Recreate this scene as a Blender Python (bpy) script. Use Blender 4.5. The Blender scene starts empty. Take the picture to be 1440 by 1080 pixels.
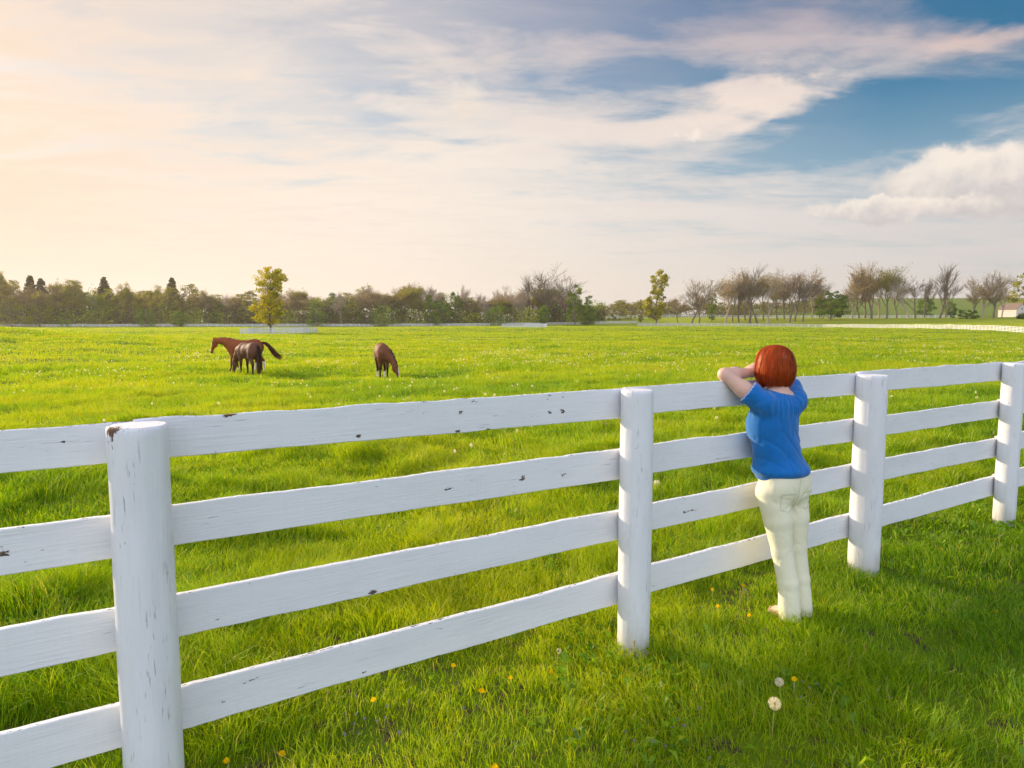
import bpy, math, random
import numpy as np
from mathutils import Vector, Matrix

random.seed(7)
RNG = np.random.default_rng(11)
scn = bpy.context.scene
COL = scn.collection
R = math.radians

# ------------------------------------------------------------------ helpers
def smooth(a, b, x):
    t = np.clip((x - a) / (b - a), 0, 1)
    return t * t * (3 - 2 * t)

def mesh_np(name, verts, faces_list, mats=(), smooth_shade=False, attrs=None, mat_idx=None):
    """faces_list: list of int arrays (n,k); attrs: {name: per-vertex float array (n,) or (n,3)}"""
    me = bpy.data.meshes.new(name)
    verts = np.asarray(verts, dtype=np.float32)
    me.vertices.add(len(verts)); me.vertices.foreach_set('co', verts.ravel())
    faces_list = [np.asarray(f, dtype=np.int32) for f in faces_list if len(f)]
    nl = sum(f.size for f in faces_list); npoly = sum(len(f) for f in faces_list)
    me.loops.add(nl); me.polygons.add(npoly)
    me.loops.foreach_set('vertex_index', np.concatenate([f.ravel() for f in faces_list]))
    tot = np.concatenate([np.full(len(f), f.shape[1], dtype=np.int32) for f in faces_list])
    start = np.concatenate([[0], np.cumsum(tot)[:-1]]).astype(np.int32)
    me.polygons.foreach_set('loop_start', start)
    if mat_idx is not None:
        me.polygons.foreach_set('material_index', np.asarray(mat_idx, dtype=np.int32))
    me.update(calc_edges=True)
    me.polygons.foreach_set('use_smooth', np.full(npoly, bool(smooth_shade)))
    for k, a in (attrs or {}).items():
        a = np.asarray(a, dtype=np.float32)
        if a.ndim == 1:
            at = me.attributes.new(k, 'FLOAT', 'POINT'); at.data.foreach_set('value', a)
        else:
            at = me.attributes.new(k, 'FLOAT_COLOR', 'POINT')
            c = np.ones((len(a), 4), dtype=np.float32); c[:, :3] = a
            at.data.foreach_set('color', c.ravel())
    for m in mats: me.materials.append(m)
    return me

def link(name, data, parent=None, label=None, cat=None, group=None, kind=None, loc=None, rot=None):
    o = bpy.data.objects.new(name, data); COL.objects.link(o)
    if parent is not None: o.parent = parent
    if loc is not None: o.location = loc
    if rot is not None: o.rotation_euler = rot
    if label: o['label'] = label
    if cat: o['category'] = cat
    if group: o['group'] = group
    if kind: o['kind'] = kind
    return o

def copy_thing(o, loc, rotz=0, scale=(1, 1, 1), label=None, group=None):
    c = o.copy(); COL.objects.link(c)
    c.location = loc; c.rotation_euler = (0, 0, rotz); c.scale = scale
    if label: c['label'] = label
    if group: c['group'] = group
    for ch in o.children:
        d = ch.copy(); COL.objects.link(d); d.parent = c
    return c

def vnoise(x, y, seed=0):
    """2-D value noise 0..1"""
    xi = np.floor(x).astype(np.int64); yi = np.floor(y).astype(np.int64)
    fx = x - xi; fy = y - yi
    fx = fx * fx * (3 - 2 * fx); fy = fy * fy * (3 - 2 * fy)
    def h(a, b):
        n = (a * 374761393 + b * 668265263 + seed * 982451653) & 0x7fffffff
        n = ((n ^ (n >> 13)) * 1274126177) & 0x7fffffff
        return ((n ^ (n >> 16)) & 0xffff) / 65535.0
    return (h(xi, yi) * (1 - fx) + h(xi + 1, yi) * fx) * (1 - fy) + (h(xi, yi + 1) * (1 - fx) + h(xi + 1, yi + 1) * fx) * fy

def fbm(x, y, seed=0, oct=4):
    s = 0; a = .5; t = 0
    for i in range(oct):
        s = s + a * vnoise(x * 2 ** i + 17.3 * i, y * 2 ** i - 9.1 * i, seed + i); t += a; a *= .5
    return s / t

# ------------------------------------------------------------------ camera
CAMH = 1.71
PITCH = math.atan(88 / 965)
cam = bpy.data.cameras.new('camera'); cam.lens = 965 / 1440 * 36; cam.sensor_width = 36
cam.clip_end = 20000; cam.clip_start = 0.05
camo = bpy.data.objects.new('camera', cam); COL.objects.link(camo)
camo.location = (0, 0, CAMH); camo.rotation_euler = (math.pi / 2 - PITCH, 0, 0)
scn.camera = camo
scn.cycles.use_adaptive_sampling = True; scn.cycles.adaptive_threshold = .025; scn.cycles.max_bounces = 5; scn.cycles.diffuse_bounces = 3; scn.cycles.glossy_bounces = 2; scn.cycles.transparent_max_bounces = 6
scn.cycles.transmission_bounces = 3
scn.view_settings.view_transform = 'Standard'; scn.view_settings.look = 'None'
scn.view_settings.exposure = 0.35; scn.view_settings.gamma = 1

# near fence line: a post base and the unit vectors along it and towards the pasture
FB = np.array([0.6264, 3.4146]); FD = np.array([.84267, .53844]); FN = np.array([-.53844, .84267])

def hz(x, y):
    """height of the land"""
    x = np.asarray(x, dtype=float); y = np.asarray(y, dtype=float)
    p = (x - FB[0]) * FN[0] + (y - FB[1]) * FN[1]
    z = -.72 * smooth(2.0, 30, p) - .35 * smooth(30, 140, p)
    z = z + .65 * smooth(-90, 20, x) * smooth(150, 270, y) * (1 - .7 * smooth(80, 150, x))
    z = z + 2.75 * np.exp(-(((x + 68) / 27) ** 2 + ((y - 66) / 26) ** 2))
    r = np.hypot(x, y)
    rise = smooth(-20, 70, x)
    d0 = 316 - 60 * smooth(100, 190, x)
    z = z + 4.6 * smooth(d0, 400, r * .96) * rise + .5 * smooth(330, 400, y) * (1 - rise)
    z = z + 20.5 * smooth(430, 820, y) * smooth(.28, .47, x / np.maximum(y, 1)) + 5 * smooth(420, 900, y) * smooth(-.9, .2, x / np.maximum(y, 1))
    # tussocky lumps
    w = smooth(1.0, 6, p)
    z = z + w * (.30 * (fbm(x / 2.2, y / 2.2, 3) - .5) + .40 * (fbm(x / 9, y / 9, 5) - .5) * smooth(8, 25, r))
    z = z + (1 - w) * .05 * (fbm(x / 1.2, y / 1.2, 8) - .5)
    z = z + .5 * (fbm(x / 45, y / 45, 9) - .5) * smooth(60, 160, r)
    return z

def at(u, v, z=0.0):
    """the point of height z seen in direction (u, v)"""
    dx = (u - 720) / 965; dy = (v - 540) / 965
    d = np.array([dx, math.cos(PITCH) - dy * math.sin(PITCH), -(dy * math.cos(PITCH) + math.sin(PITCH))])
    t = (z - CAMH) / d[2]
    return d[0] * t, d[1] * t

# ------------------------------------------------------------------ node helper
class NT:
    def __init__(s, tree):
        s.t = tree; tree.nodes.clear()
    def n(s, typ, **kw):
        nd = s.t.nodes.new(typ)
        for k, v in kw.items():
            setattr(nd, k, v)
        return nd
    def put(s, sock, v):
        if hasattr(v, 'is_linked') or isinstance(v, bpy.types.NodeSocket): s.t.links.new(v, sock)
        else: sock.default_value = v
    def m(s, op, a, b=None, c=None, clamp=False):
        nd = s.n('ShaderNodeMath', operation=op, use_clamp=clamp)
        s.put(nd.inputs[0], a)
        if b is not None: s.put(nd.inputs[1], b)
        if c is not None: s.put(nd.inputs[2], c)
        return nd.outputs[0]
    def add(s, a, b): return s.m('ADD', a, b)
    def sub(s, a, b): return s.m('SUBTRACT', a, b)
    def mul(s, a, b): return s.m('MULTIPLY', a, b)
    def sstep(s, lo, hi, x):
        nd = s.n('ShaderNodeMapRange', interpolation_type='SMOOTHSTEP')
        s.put(nd.inputs['Value'], x); nd.inputs['From Min'].default_value = lo; nd.inputs['From Max'].default_value = hi
        return nd.outputs[0]
    def lin(s, lo, hi, a, b, x):
        nd = s.n('ShaderNodeMapRange')
        s.put(nd.inputs['Value'], x)
        for k, v in zip(('From Min', 'From Max', 'To Min', 'To Max'), (lo, hi, a, b)): nd.inputs[k].default_value = v
        return nd.outputs[0]
    def mix(s, f, a, b, mode='MIX'):
        nd = s.n('ShaderNodeMix', data_type='RGBA', blend_type=mode)
        s.put(nd.inputs[0], f)
        for sock, v in ((nd.inputs[6], a), (nd.inputs[7], b)):
            if isinstance(v, tuple): v = (*v, 1) if len(v) == 3 else v
            s.put(sock, v)
        return nd.outputs[2]
    def noise(s, vec, scale, detail=4, rough=.5, dist=0, out='Fac', w=None):
        nd = s.n('ShaderNodeTexNoise')
        s.put(nd.inputs['Vector'], vec); nd.inputs['Scale'].default_value = scale
        nd.inputs['Detail'].default_value = detail; nd.inputs['Roughness'].default_value = rough
        nd.inputs['Distortion'].default_value = dist
        return nd.outputs[out]
    def mapping(s, vec, scale=(1, 1, 1), rot=(0, 0, 0), loc=(0, 0, 0)):
        nd = s.n('ShaderNodeMapping')
        s.put(nd.inputs[0], vec); nd.inputs['Scale'].default_value = scale
        nd.inputs['Rotation'].default_value = rot; nd.inputs['Location'].default_value = loc
        return nd.outputs[0]
    def attr(s, name, out='Fac'):
        nd = s.n('ShaderNodeAttribute'); nd.attribute_name = name
        return nd.outputs[out]

def mat_new(name):
    m = bpy.data.materials.new(name); m.use_nodes = True
    return m, NT(m.node_tree)

def simple_mat(name, col, rough=.7, var=.12, scale=20, bump=0, bscale=60, spec=.3):
    m, T = mat_new(name)
    o = T.n('ShaderNodeOutputMaterial'); b = T.n('ShaderNodeBsdfPrincipled')
    tc = T.n('ShaderNodeTexCoord').outputs['Object']
    nz = T.noise(tc, scale, 4, .6)
    dark = tuple(c * (1 - var * 2) for c in col); lite = tuple(min(1, c * (1 + var * 2)) for c in col)
    T.put(b.inputs['Base Color'], T.mix(nz, dark, lite))
    b.inputs['Roughness'].default_value = rough; b.inputs['Specular IOR Level'].default_value = spec
    if bump:
        bp = T.n('ShaderNodeBump'); bp.inputs['Strength'].default_value = bump; bp.inputs['Distance'].default_value = .01
        T.put(bp.inputs['Height'], T.noise(tc, bscale, 5, .6)); T.put(b.inputs['Normal'], bp.outputs[0])
    T.put(o.inputs[0], b.outputs[0])
    return m

# ------------------------------------------------------------------ sky
SUN_AZ = R(-53); SUN_EL = R(15)
def build_world():
    w = bpy.data.worlds.new('World'); scn.world = w; w.use_nodes = True
    T = NT(w.node_tree)
    out = T.n('ShaderNodeOutputWorld'); bg = T.n('ShaderNodeBackground')
    gen = T.n('ShaderNodeTexCoord').outputs['Generated']
    sep = T.n('ShaderNodeSeparateXYZ'); T.put(sep.inputs[0], gen)
    x, y, z = sep.outputs
    az0 = T.mul(T.m('ARCTAN2', x, y), 57.2958); el0 = T.mul(T.m('ARCSINE', z), 57.2958)
    wn = T.n('ShaderNodeSeparateColor'); T.put(wn.inputs[0], T.noise(T.mapping(gen, (1, 1, 2.2)), 5, 5, .6, .3, 'Color'))
    az = T.add(az0, T.mul(T.sub(wn.outputs[0], .5), 13.0)); el = T.add(el0, T.mul(T.sub(wn.outputs[1], .5), 5.5))
    # finer warp for the cumulus
    wf = T.n('ShaderNodeSeparateColor'); T.put(wf.inputs[0], T.noise(gen, 22, 5, .6, 0, 'Color'))
    azf = T.add(az0, T.mul(T.sub(wf.outputs[0], .5), 5.0)); elf = T.add(el0, T.mul(T.sub(wf.outputs[1], .5), 3.2))
    def blob(a0, e0, sa, se, amp, rot=0, A=None, E=None):
        A = az if A is None else A; E = el if E is None else E
        da = T.sub(A, a0); de = T.sub(E, e0)
        if rot:
            c, s_ = math.cos(R(rot)), math.sin(R(rot))
            da, de = T.add(T.mul(da, c), T.mul(de, s_)), T.sub(T.mul(de, c), T.mul(da, s_))
        q = T.add(T.m('POWER', T.m('ABSOLUTE', T.mul(da, 1 / sa)), 2), T.m('POWER', T.m('ABSOLUTE', T.mul(de, 1 / se)), 2))
        return T.mul(T.m('EXPONENT', T.mul(q, -1)), amp)
    # cloud deck projected on a high plane
    zc = T.m('MAXIMUM', T.add(z, .09), .03)
    comb = T.n('ShaderNodeCombineXYZ'); T.put(comb.inputs[0], T.m('DIVIDE', x, zc)); T.put(comb.inputs[1], T.m('DIVIDE', y, zc))
    n1 = T.noise(T.mapping(comb.outputs[0], (.55, 1.0, 1), (0, 0, R(24))), .95, 9, .58, .55)
    n2 = T.noise(T.mapping(comb.outputs[0], (.8, 1.6, 1), (0, 0, R(10)), (3, 5, 0)), 2.8, 7, .6, .4)
    c = T.add(T.mul(T.sub(n1, .5), 2.3), T.mul(T.sub(n2, .5), 1.7))
    c = T.add(c, T.add(.56, T.lin(-36, 6, .38, .10, az0)))
    c = T.add(c, T.lin(6, 30, 0, -.36, az0))
    c = T.add(c, T.lin(1.5, 14, .85, 0.0, el0))
    for b in [(-14, 19.7, 6, 1.1, -.35, -12), (-3.4, 21.0, 6, 1.0, -.40, -6), (6, 23.5, 6, 1.6, -.6), (-17, 16.6, 5, .8, -.28, -4),
              (8, 13.7, 5, 1.0, -.22, 4), (-4, 17, 9, 2.6, .28), (2, 13, 10, 2, .2), (29, 14.2, 8, 1.9, -.5, 6), (22, 22.5, 9, 1.0, -.25), (36, 21, 6, 1.8, -.6), (22, 11.6, 9, 2.0, -.42, 5), (13, 10.2, 5, .9, -.3, -4),
              (17, 18.6, 8, .8, -.3, -6), (14, 12, 5, 1, -.2),
              (20.6, 17.0, 4.2, .85, .85, -3), (12.5, 15.6, 8, .9, .6, 8), (19, 15.4, 5, .5, .45, 10), (33, 18.6, 3.6, .8, .75, 5),
              (23, 19.6, 8, 1.0, .35, -4), (3, 20.5, 5, 1.5, .35), (34, 11.8, 6, .5, .5, 5), (15, 9.5, 12, 1.6, .25)]:
        c = T.add(c, blob(*b))
    cover = T.m('MAXIMUM', T.sstep(-.15, 1.2, c), T.m('MULTIPLY', T.m('MULTIPLY', T.lin(-20, 28, .92, .06, az0), T.lin(10, 24, 1.0, .86, el0)), T.lin(.3, .7, .62, 1.16, n2), clamp=True))
    # clear sky
    sky = T.n('ShaderNodeTexSky', sky_type='NISHITA', sun_disc=False)
    sky.sun_elevation = SUN_EL; sky.sun_rotation = SUN_AZ
    sky.air_density = 1.0; sky.dust_density = 1.0; sky.ozone_density = 3.0
    hs = T.n('ShaderNodeHueSaturation'); hs.inputs['Hue'].default_value = .486; hs.inputs['Saturation'].default_value = 1.6
    hs.inputs['Value'].default_value = .088
    T.put(hs.inputs['Color'], sky.outputs[0])
    blue = T.mix(T.m('MULTIPLY', T.sstep(15, 24, el0), T.lin(0, 34, .50, .0, az0)), hs.outputs[0], (.20, .24, .36))
    blue = T.mix(T.m('MULTIPLY', T.sstep(19, 5, el0), .6), blue, (.42, .50, .56))
    # angle from the sun warms and brightens the cloud
    sv = (math.sin(SUN_AZ) * math.cos(SUN_EL), math.cos(SUN_AZ) * math.cos(SUN_EL), math.sin(SUN_EL))
    dt = T.n('ShaderNodeVectorMath', operation='DOT_PRODUCT'); T.put(dt.inputs[0], gen); dt.inputs[1].default_value = sv
    ang = T.mul(T.m('ARCCOSINE', dt.outputs['Value']), 57.2958)
    near = T.m('EXPONENT', T.mul(T.m('POWER', T.mul(ang, 1 / 30), 2), -1))
    ccol = T.mix(T.sstep(24, 92, ang), (.80, .71, .625), (.55, .525, .52))
    ccol = T.mix(T.mul(near, .9), ccol, (.80, .585, .415))
    ccol = T.mix(T.mul(T.sstep(12, 24, el0), T.sstep(30, 75, ang)), ccol, (.36, .30, .345))
    ccol = T.mix(T.mul(blob(19, 16.3, 11, 2.4, .8), 1), ccol, (.76, .64, .56))
    ccol = T.mix(T.mul(blob(33, 18.6, 5, 1.6, .6), 1), ccol, (.58, .42, .38))
    ccol = T.mix(T.m('MULTIPLY', T.sstep(.42, .68, n2), .16), ccol, (.50, .45, .46))
    col = T.mix(cover, blue, ccol)
    # low haze band of the sky itself
    col = T.mix(T.mul(T.sstep(9, 0, el0), .80), col, T.mix(T.sstep(25, 92, ang), (.80, .69, .57), (.54, .51, .49)))
    # cumulus
    for (a0, e0, sa, se, am, side) in [(34.0, 9.4, 6.6, 2.3, 1.35, 1), (29.5, 7.9, 7.5, 1.1, 1.0, 1), (-3.8, 17.2, 3.0, 2.2, .80, 0), (14.3, 14.2, 1.0, .45, .8, 0)]:
        d = blob(a0, e0, sa, se, am, 0, azf, elf)
        a_ = T.mul(T.sstep(.34, .66 if side else .85, d), .90 if side else .55)
        shade = T.m('ADD', T.mul(T.sub(elf, e0 - .35), .42 / se), T.mul(T.sub(wf.outputs[2], .5), 1.7))
        cc = T.mix(T.sstep(-.35, .55, shade), (.48, .45, .455) if side else (.70, .60, .50), (.77, .685, .605) if side else (.84, .74, .63))
        col = T.mix(a_, col, cc)
    # unseen sky behind the camera, made brighter and bluer as added fill for the fence
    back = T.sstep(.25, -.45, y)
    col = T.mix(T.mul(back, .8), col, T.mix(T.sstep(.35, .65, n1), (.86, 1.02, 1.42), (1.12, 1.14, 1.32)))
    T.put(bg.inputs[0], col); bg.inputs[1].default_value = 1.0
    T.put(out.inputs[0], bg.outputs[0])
    w.cycles.sampling_method = 'MANUAL'; w.cycles.sample_map_resolution = 512
    sl = bpy.data.lights.new('sun', 'SUN'); sl.energy = 5.0; sl.angle = R(.6); sl.color = (1.0, .80, .55)
    so = bpy.data.objects.new('sun', sl); COL.objects.link(so)
    so.rotation_euler = Vector(sv).to_track_quat('Z', 'Y').to_euler()
    so.location = (-30, 20, 12)
build_world()

# ------------------------------------------------------------------ materials
def mat_ground():
    m, T = mat_new('turf')
    o = T.n('ShaderNodeOutputMaterial'); b = T.n('ShaderNodeBsdfPrincipled')
    pos = T.n('ShaderNodeNewGeometry').outputs['Position']
    n1 = T.noise(pos, .35, 6, .6); n2 = T.noise(pos, 7, 5, .65)
    g = T.mix(T.sstep(.3, .7, n1), (.07, .15, .006), (.20, .27, .008))
    soil = T.mix(n2, (.05, .035, .018), (.11, .08, .045))
    near = T.sstep(24, 10, T.m('POWER', T.n('ShaderNodeCameraData').outputs['View Distance'], 1)) if False else T.attr('near')
    k = T.mul(T.sstep(.50, .66, n2), near)
    T.put(b.inputs['Base Color'], T.mix(k, g, soil))
    far = T.attr('far', 'Color')
    T.put(b.inputs['Base Color'], T.mix(T.attr('farmask'), T.mix(k, g, soil), T.mix(T.sstep(.25, .75, T.noise(pos, .03, 5, .6)), far, T.mix(.5, far, (.16, .20, .02)))))
    b.inputs['Roughness'].default_value = .95; b.inputs['Specular IOR Level'].default_value = .1
    bp = T.n('ShaderNodeBump'); bp.inputs['Strength'].default_value = .8; bp.inputs['Distance'].default_value = .05
    T.put(bp.inputs['Height'], T.noise(pos, 18, 6, .7)); T.put(b.inputs['Normal'], bp.outputs[0])
    T.put(o.inputs[0], b.outputs[0])
    return m

def mat_leaf(name, cols, trans=.45, rough=.6, gloss=.0):
    """foliage: colours along the 'tint' attribute"""
    m, T = mat_new(name)
    o = T.n('ShaderNodeOutputMaterial')
    r = T.n('ShaderNodeValToRGB'); T.put(r.inputs[0], T.attr('tint'))
    while len(r.color_ramp.elements) < len(cols): r.color_ramp.elements.new(.5)
    for e, (p, c) in zip(r.color_ramp.elements, cols): e.position = p; e.color = (*c, 1)
    d = T.n('ShaderNodeBsdfDiffuse'); t = T.n('ShaderNodeBsdfTranslucent')
    T.put(d.inputs[0], r.outputs[0]); T.put(t.inputs[0], T.mix(1, r.outputs[0], (1.25, 1.1, .5), 'MULTIPLY'))
    mx = T.n('ShaderNodeMixShader'); mx.inputs[0].default_value = trans
    T.put(mx.inputs[1], d.outputs[0]); T.put(mx.inputs[2], t.outputs[0])
    last = mx.outputs[0]
    if gloss:
        g = T.n('ShaderNodeBsdfGlossy'); g.inputs['Roughness'].default_value = .45; g.inputs[0].default_value = (1, .95, .8, 1)
        m2 = T.n('ShaderNodeMixShader'); m2.inputs[0].default_value = gloss
        T.put(m2.inputs[1], last); T.put(m2.inputs[2], g.outputs[0]); last = m2.outputs[0]
    T.put(o.inputs[0], last)
    return m

M_GRASS = mat_leaf('grass_blades', [(0, (.06, .16, .003)), (.35, (.19, .39, .004)), (.7, (.42, .56, .004)), (.9, (.52, .56, .015)), (1, (.58, .48, .22))], .5, gloss=.025)
M_BARK = simple_mat('bark', (.20, .155, .12), .9, .2, 6)
M_BARKPALE = simple_mat('pale_bark', (.42, .33, .25), .9, .2, 6)
M_LEAF_YG = mat_leaf('yellow_green_leaves', [(0, (.16, .20, .008)), (.5, (.42, .42, .01)), (1, (.62, .52, .02))], .5)
M_LEAF_G = mat_leaf('fresh_green_leaves', [(0, (.04, .11, .015)), (.5, (.13, .25, .015)), (1, (.32, .42, .03))], .4)
M_LEAF_OL = mat_leaf('olive_budding_leaves', [(0, (.14, .15, .03)), (.5, (.29, .29, .05)), (1, (.48, .42, .07))], .4)
M_LEAF_BR = mat_leaf('brown_budding_twigs', [(0, (.22, .18, .09)), (.5, (.37, .29, .14)), (1, (.50, .38, .18))], .3)
M_CONIF = mat_leaf('conifer_needles', [(0, (.04, .06, .025)), (.5, (.09, .10, .04)), (1, (.20, .16, .07))], .25)

def mat_paint(name='white_painted_timber', up=False):
    """weathered white paint on timber; chips where 'wear' meets the grain"""
    m, T = mat_new(name)
    o = T.n('ShaderNodeOutputMaterial'); b = T.n('ShaderNodeBsdfPrincipled')
    tc = T.n('ShaderNodeTexCoord').outputs['Object']
    info = T.n('ShaderNodeObjectInfo').outputs['Random']
    if up: tc = T.mapping(tc, rot=(0, R(90), 0))
    off = T.n('ShaderNodeVectorMath', operation='ADD'); T.put(off.inputs[0], tc)
    cb = T.n('ShaderNodeCombineXYZ')
    for i in range(3): T.put(cb.inputs[i], T.mul(info, 37.0 + i * 11))
    T.put(off.inputs[1], cb.outputs[0]); v = off.outputs[0]
    grain = T.noise(T.mapping(v, (1.5, 40, 40)), 3, 6, .6)
    dirt = T.noise(T.mapping(v, (1, 4, 4)), 1.6, 6, .65)
    base = T.mix(T.sstep(.35, .8, dirt), (.84, .84, .86), (.75, .75, .77))
    base = T.mix(T.mul(T.sstep(.58, .76, grain), .30), base, (.50, .52, .52))
    # hairline checks along the grain
    crack = T.noise(T.mapping(v, (4.0, 60, 60) if up else (2.5, 70, 70)), 3.2, 3, .5)
    cmask = T.noise(T.mapping(v, (1, 6, 6), loc=(4, 2, 1)), 2.4, 3, .6)
    ck = T.mul(T.sstep(*((.63, .69) if up else (.65, .70)), crack), T.sstep(*((.50, .60) if up else (.56, .66)), cmask))
    chip = T.noise(T.mapping(v, (9, 26, 26)), 2.6, 6, .7)
    ch = T.sstep(.705, .715, T.add(chip, T.mul(T.attr('wear'), .42)))
    base = T.mix(T.mul(ck, .42 if up else .6), base, (.22, .22, .21))
    if up:      # soil splashed up the foot
        zz = T.n('ShaderNodeSeparateXYZ'); T.put(zz.inputs[0], T.n('ShaderNodeTexCoord').outputs['Object'])
        base = T.mix(T.mul(T.sstep(.26, .0, T.add(zz.outputs[2], T.mul(T.sub(dirt, .5), .5))), .55), base, (.30, .27, .17))
    wood = T.mix(T.sstep(.2, .5, T.attr('wear')), T.mix(grain, (.03, .03, .03), (.16, .15, .14)), T.mix(grain, (.05, .030, .020), (.22, .13, .08)))
    T.put(b.inputs['Base Color'], T.mix(ch, base, wood))
    T.put(b.inputs['Roughness'], T.lin(0, 1, .55, .9, ch)); b.inputs['Specular IOR Level'].default_value = .35
    bp = T.n('ShaderNodeBump'); bp.inputs['Strength'].default_value = .8; bp.inputs['Distance'].default_value = .005
    T.put(bp.inputs['Height'], T.sub(T.mul(grain, .5), T.add(T.mul(ch, .7), T.mul(ck, .5))))
    T.put(b.inputs['Normal'], bp.outputs[0])
    T.put(o.inputs[0], b.outputs[0])
    return m
M_PAINT = mat_paint(); M_PAINTPOST = mat_paint('white_painted_round_post', True)
M_FARPAINT = simple_mat('white_fence_paint', (.72, .71, .73), .6, .05, 3)

# ------------------------------------------------------------------ land
def build_land():
    az = np.concatenate([np.arange(-60, 60, .22), np.arange(60, 300, 4)]) * math.pi / 180
    rr = np.concatenate([[.0], .5 * 1.0305 ** np.arange(0, 264)])
    A, Q = np.meshgrid(az, rr)
    X = np.sin(A) * Q; Y = np.cos(A) * Q
    Z = hz(X, Y)
    n, mm = X.shape
    idx = np.arange(n * mm).reshape(n, mm)
    nx = np.roll(idx, -1, axis=1)
    f = np.stack([idx[:-1], nx[:-1], nx[1:], idx[1:]], -1).reshape(-1, 4)
    V = np.stack([X, Y, Z], -1).reshape(-1, 3)
    p = (V[:, 0] - FB[0]) * FN[0] + (V[:, 1] - FB[1]) * FN[1]
    rad = np.hypot(V[:, 0], V[:, 1])
    near = smooth(22, 6, rad) if False else 1 - smooth(5, 16, rad)
    farmask = smooth(225, 330, rad)
    # fields beyond: yellow-green strip, then darker green hill
    hillk = smooth(430, 560, rad)
    far = (1 - hillk)[:, None] * np.array([.36, .42, .02]) + hillk[:, None] * np.array([.15, .22, .03])
    me = mesh_np('ground', V, [f[:, ::-1]], [mat_ground()], True, {'near': near, 'farmask': farmask, 'far': far})
    link('ground', me, kind='structure', label='gently rolling green pasture and fields reaching the horizon')
build_land()

# ------------------------------------------------------------------ grass
def bare(x, y):
    """0..1: worn patches with little grass, mostly under the fence line"""
    p = (x - FB[0]) * FN[0] + (y - FB[1]) * FN[1]
    u = (x - FB[0]) * FD[0] + (y - FB[1]) * FD[1]
    line = np.exp(-((p - .15) / .32) ** 2)
    b = .8 * line * smooth(.54, .72, fbm(u * 1.6, p * 2.5, 21, 3))
    for (bx, by, br) in ((1.27, 3.98, .26), (1.38, 4.1, .18), (-.6, 2.75, .12), (-1.95, 2.55, .20), (4.0, 5.5, .2), (.0, 3.2, .13)):
        b = np.maximum(b, smooth(br * 1.5, br * .4, np.hypot(x - bx, y - by)) * (.4 + .6 * vnoise(x * 9, y * 9, 4))) if False else \
            np.maximum(b, (1 - smooth(br * .4, br * 1.4, np.hypot(x - bx, y - by))) * (.35 + .65 * vnoise(x * 11, y * 11, 4)))
    return b

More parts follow.
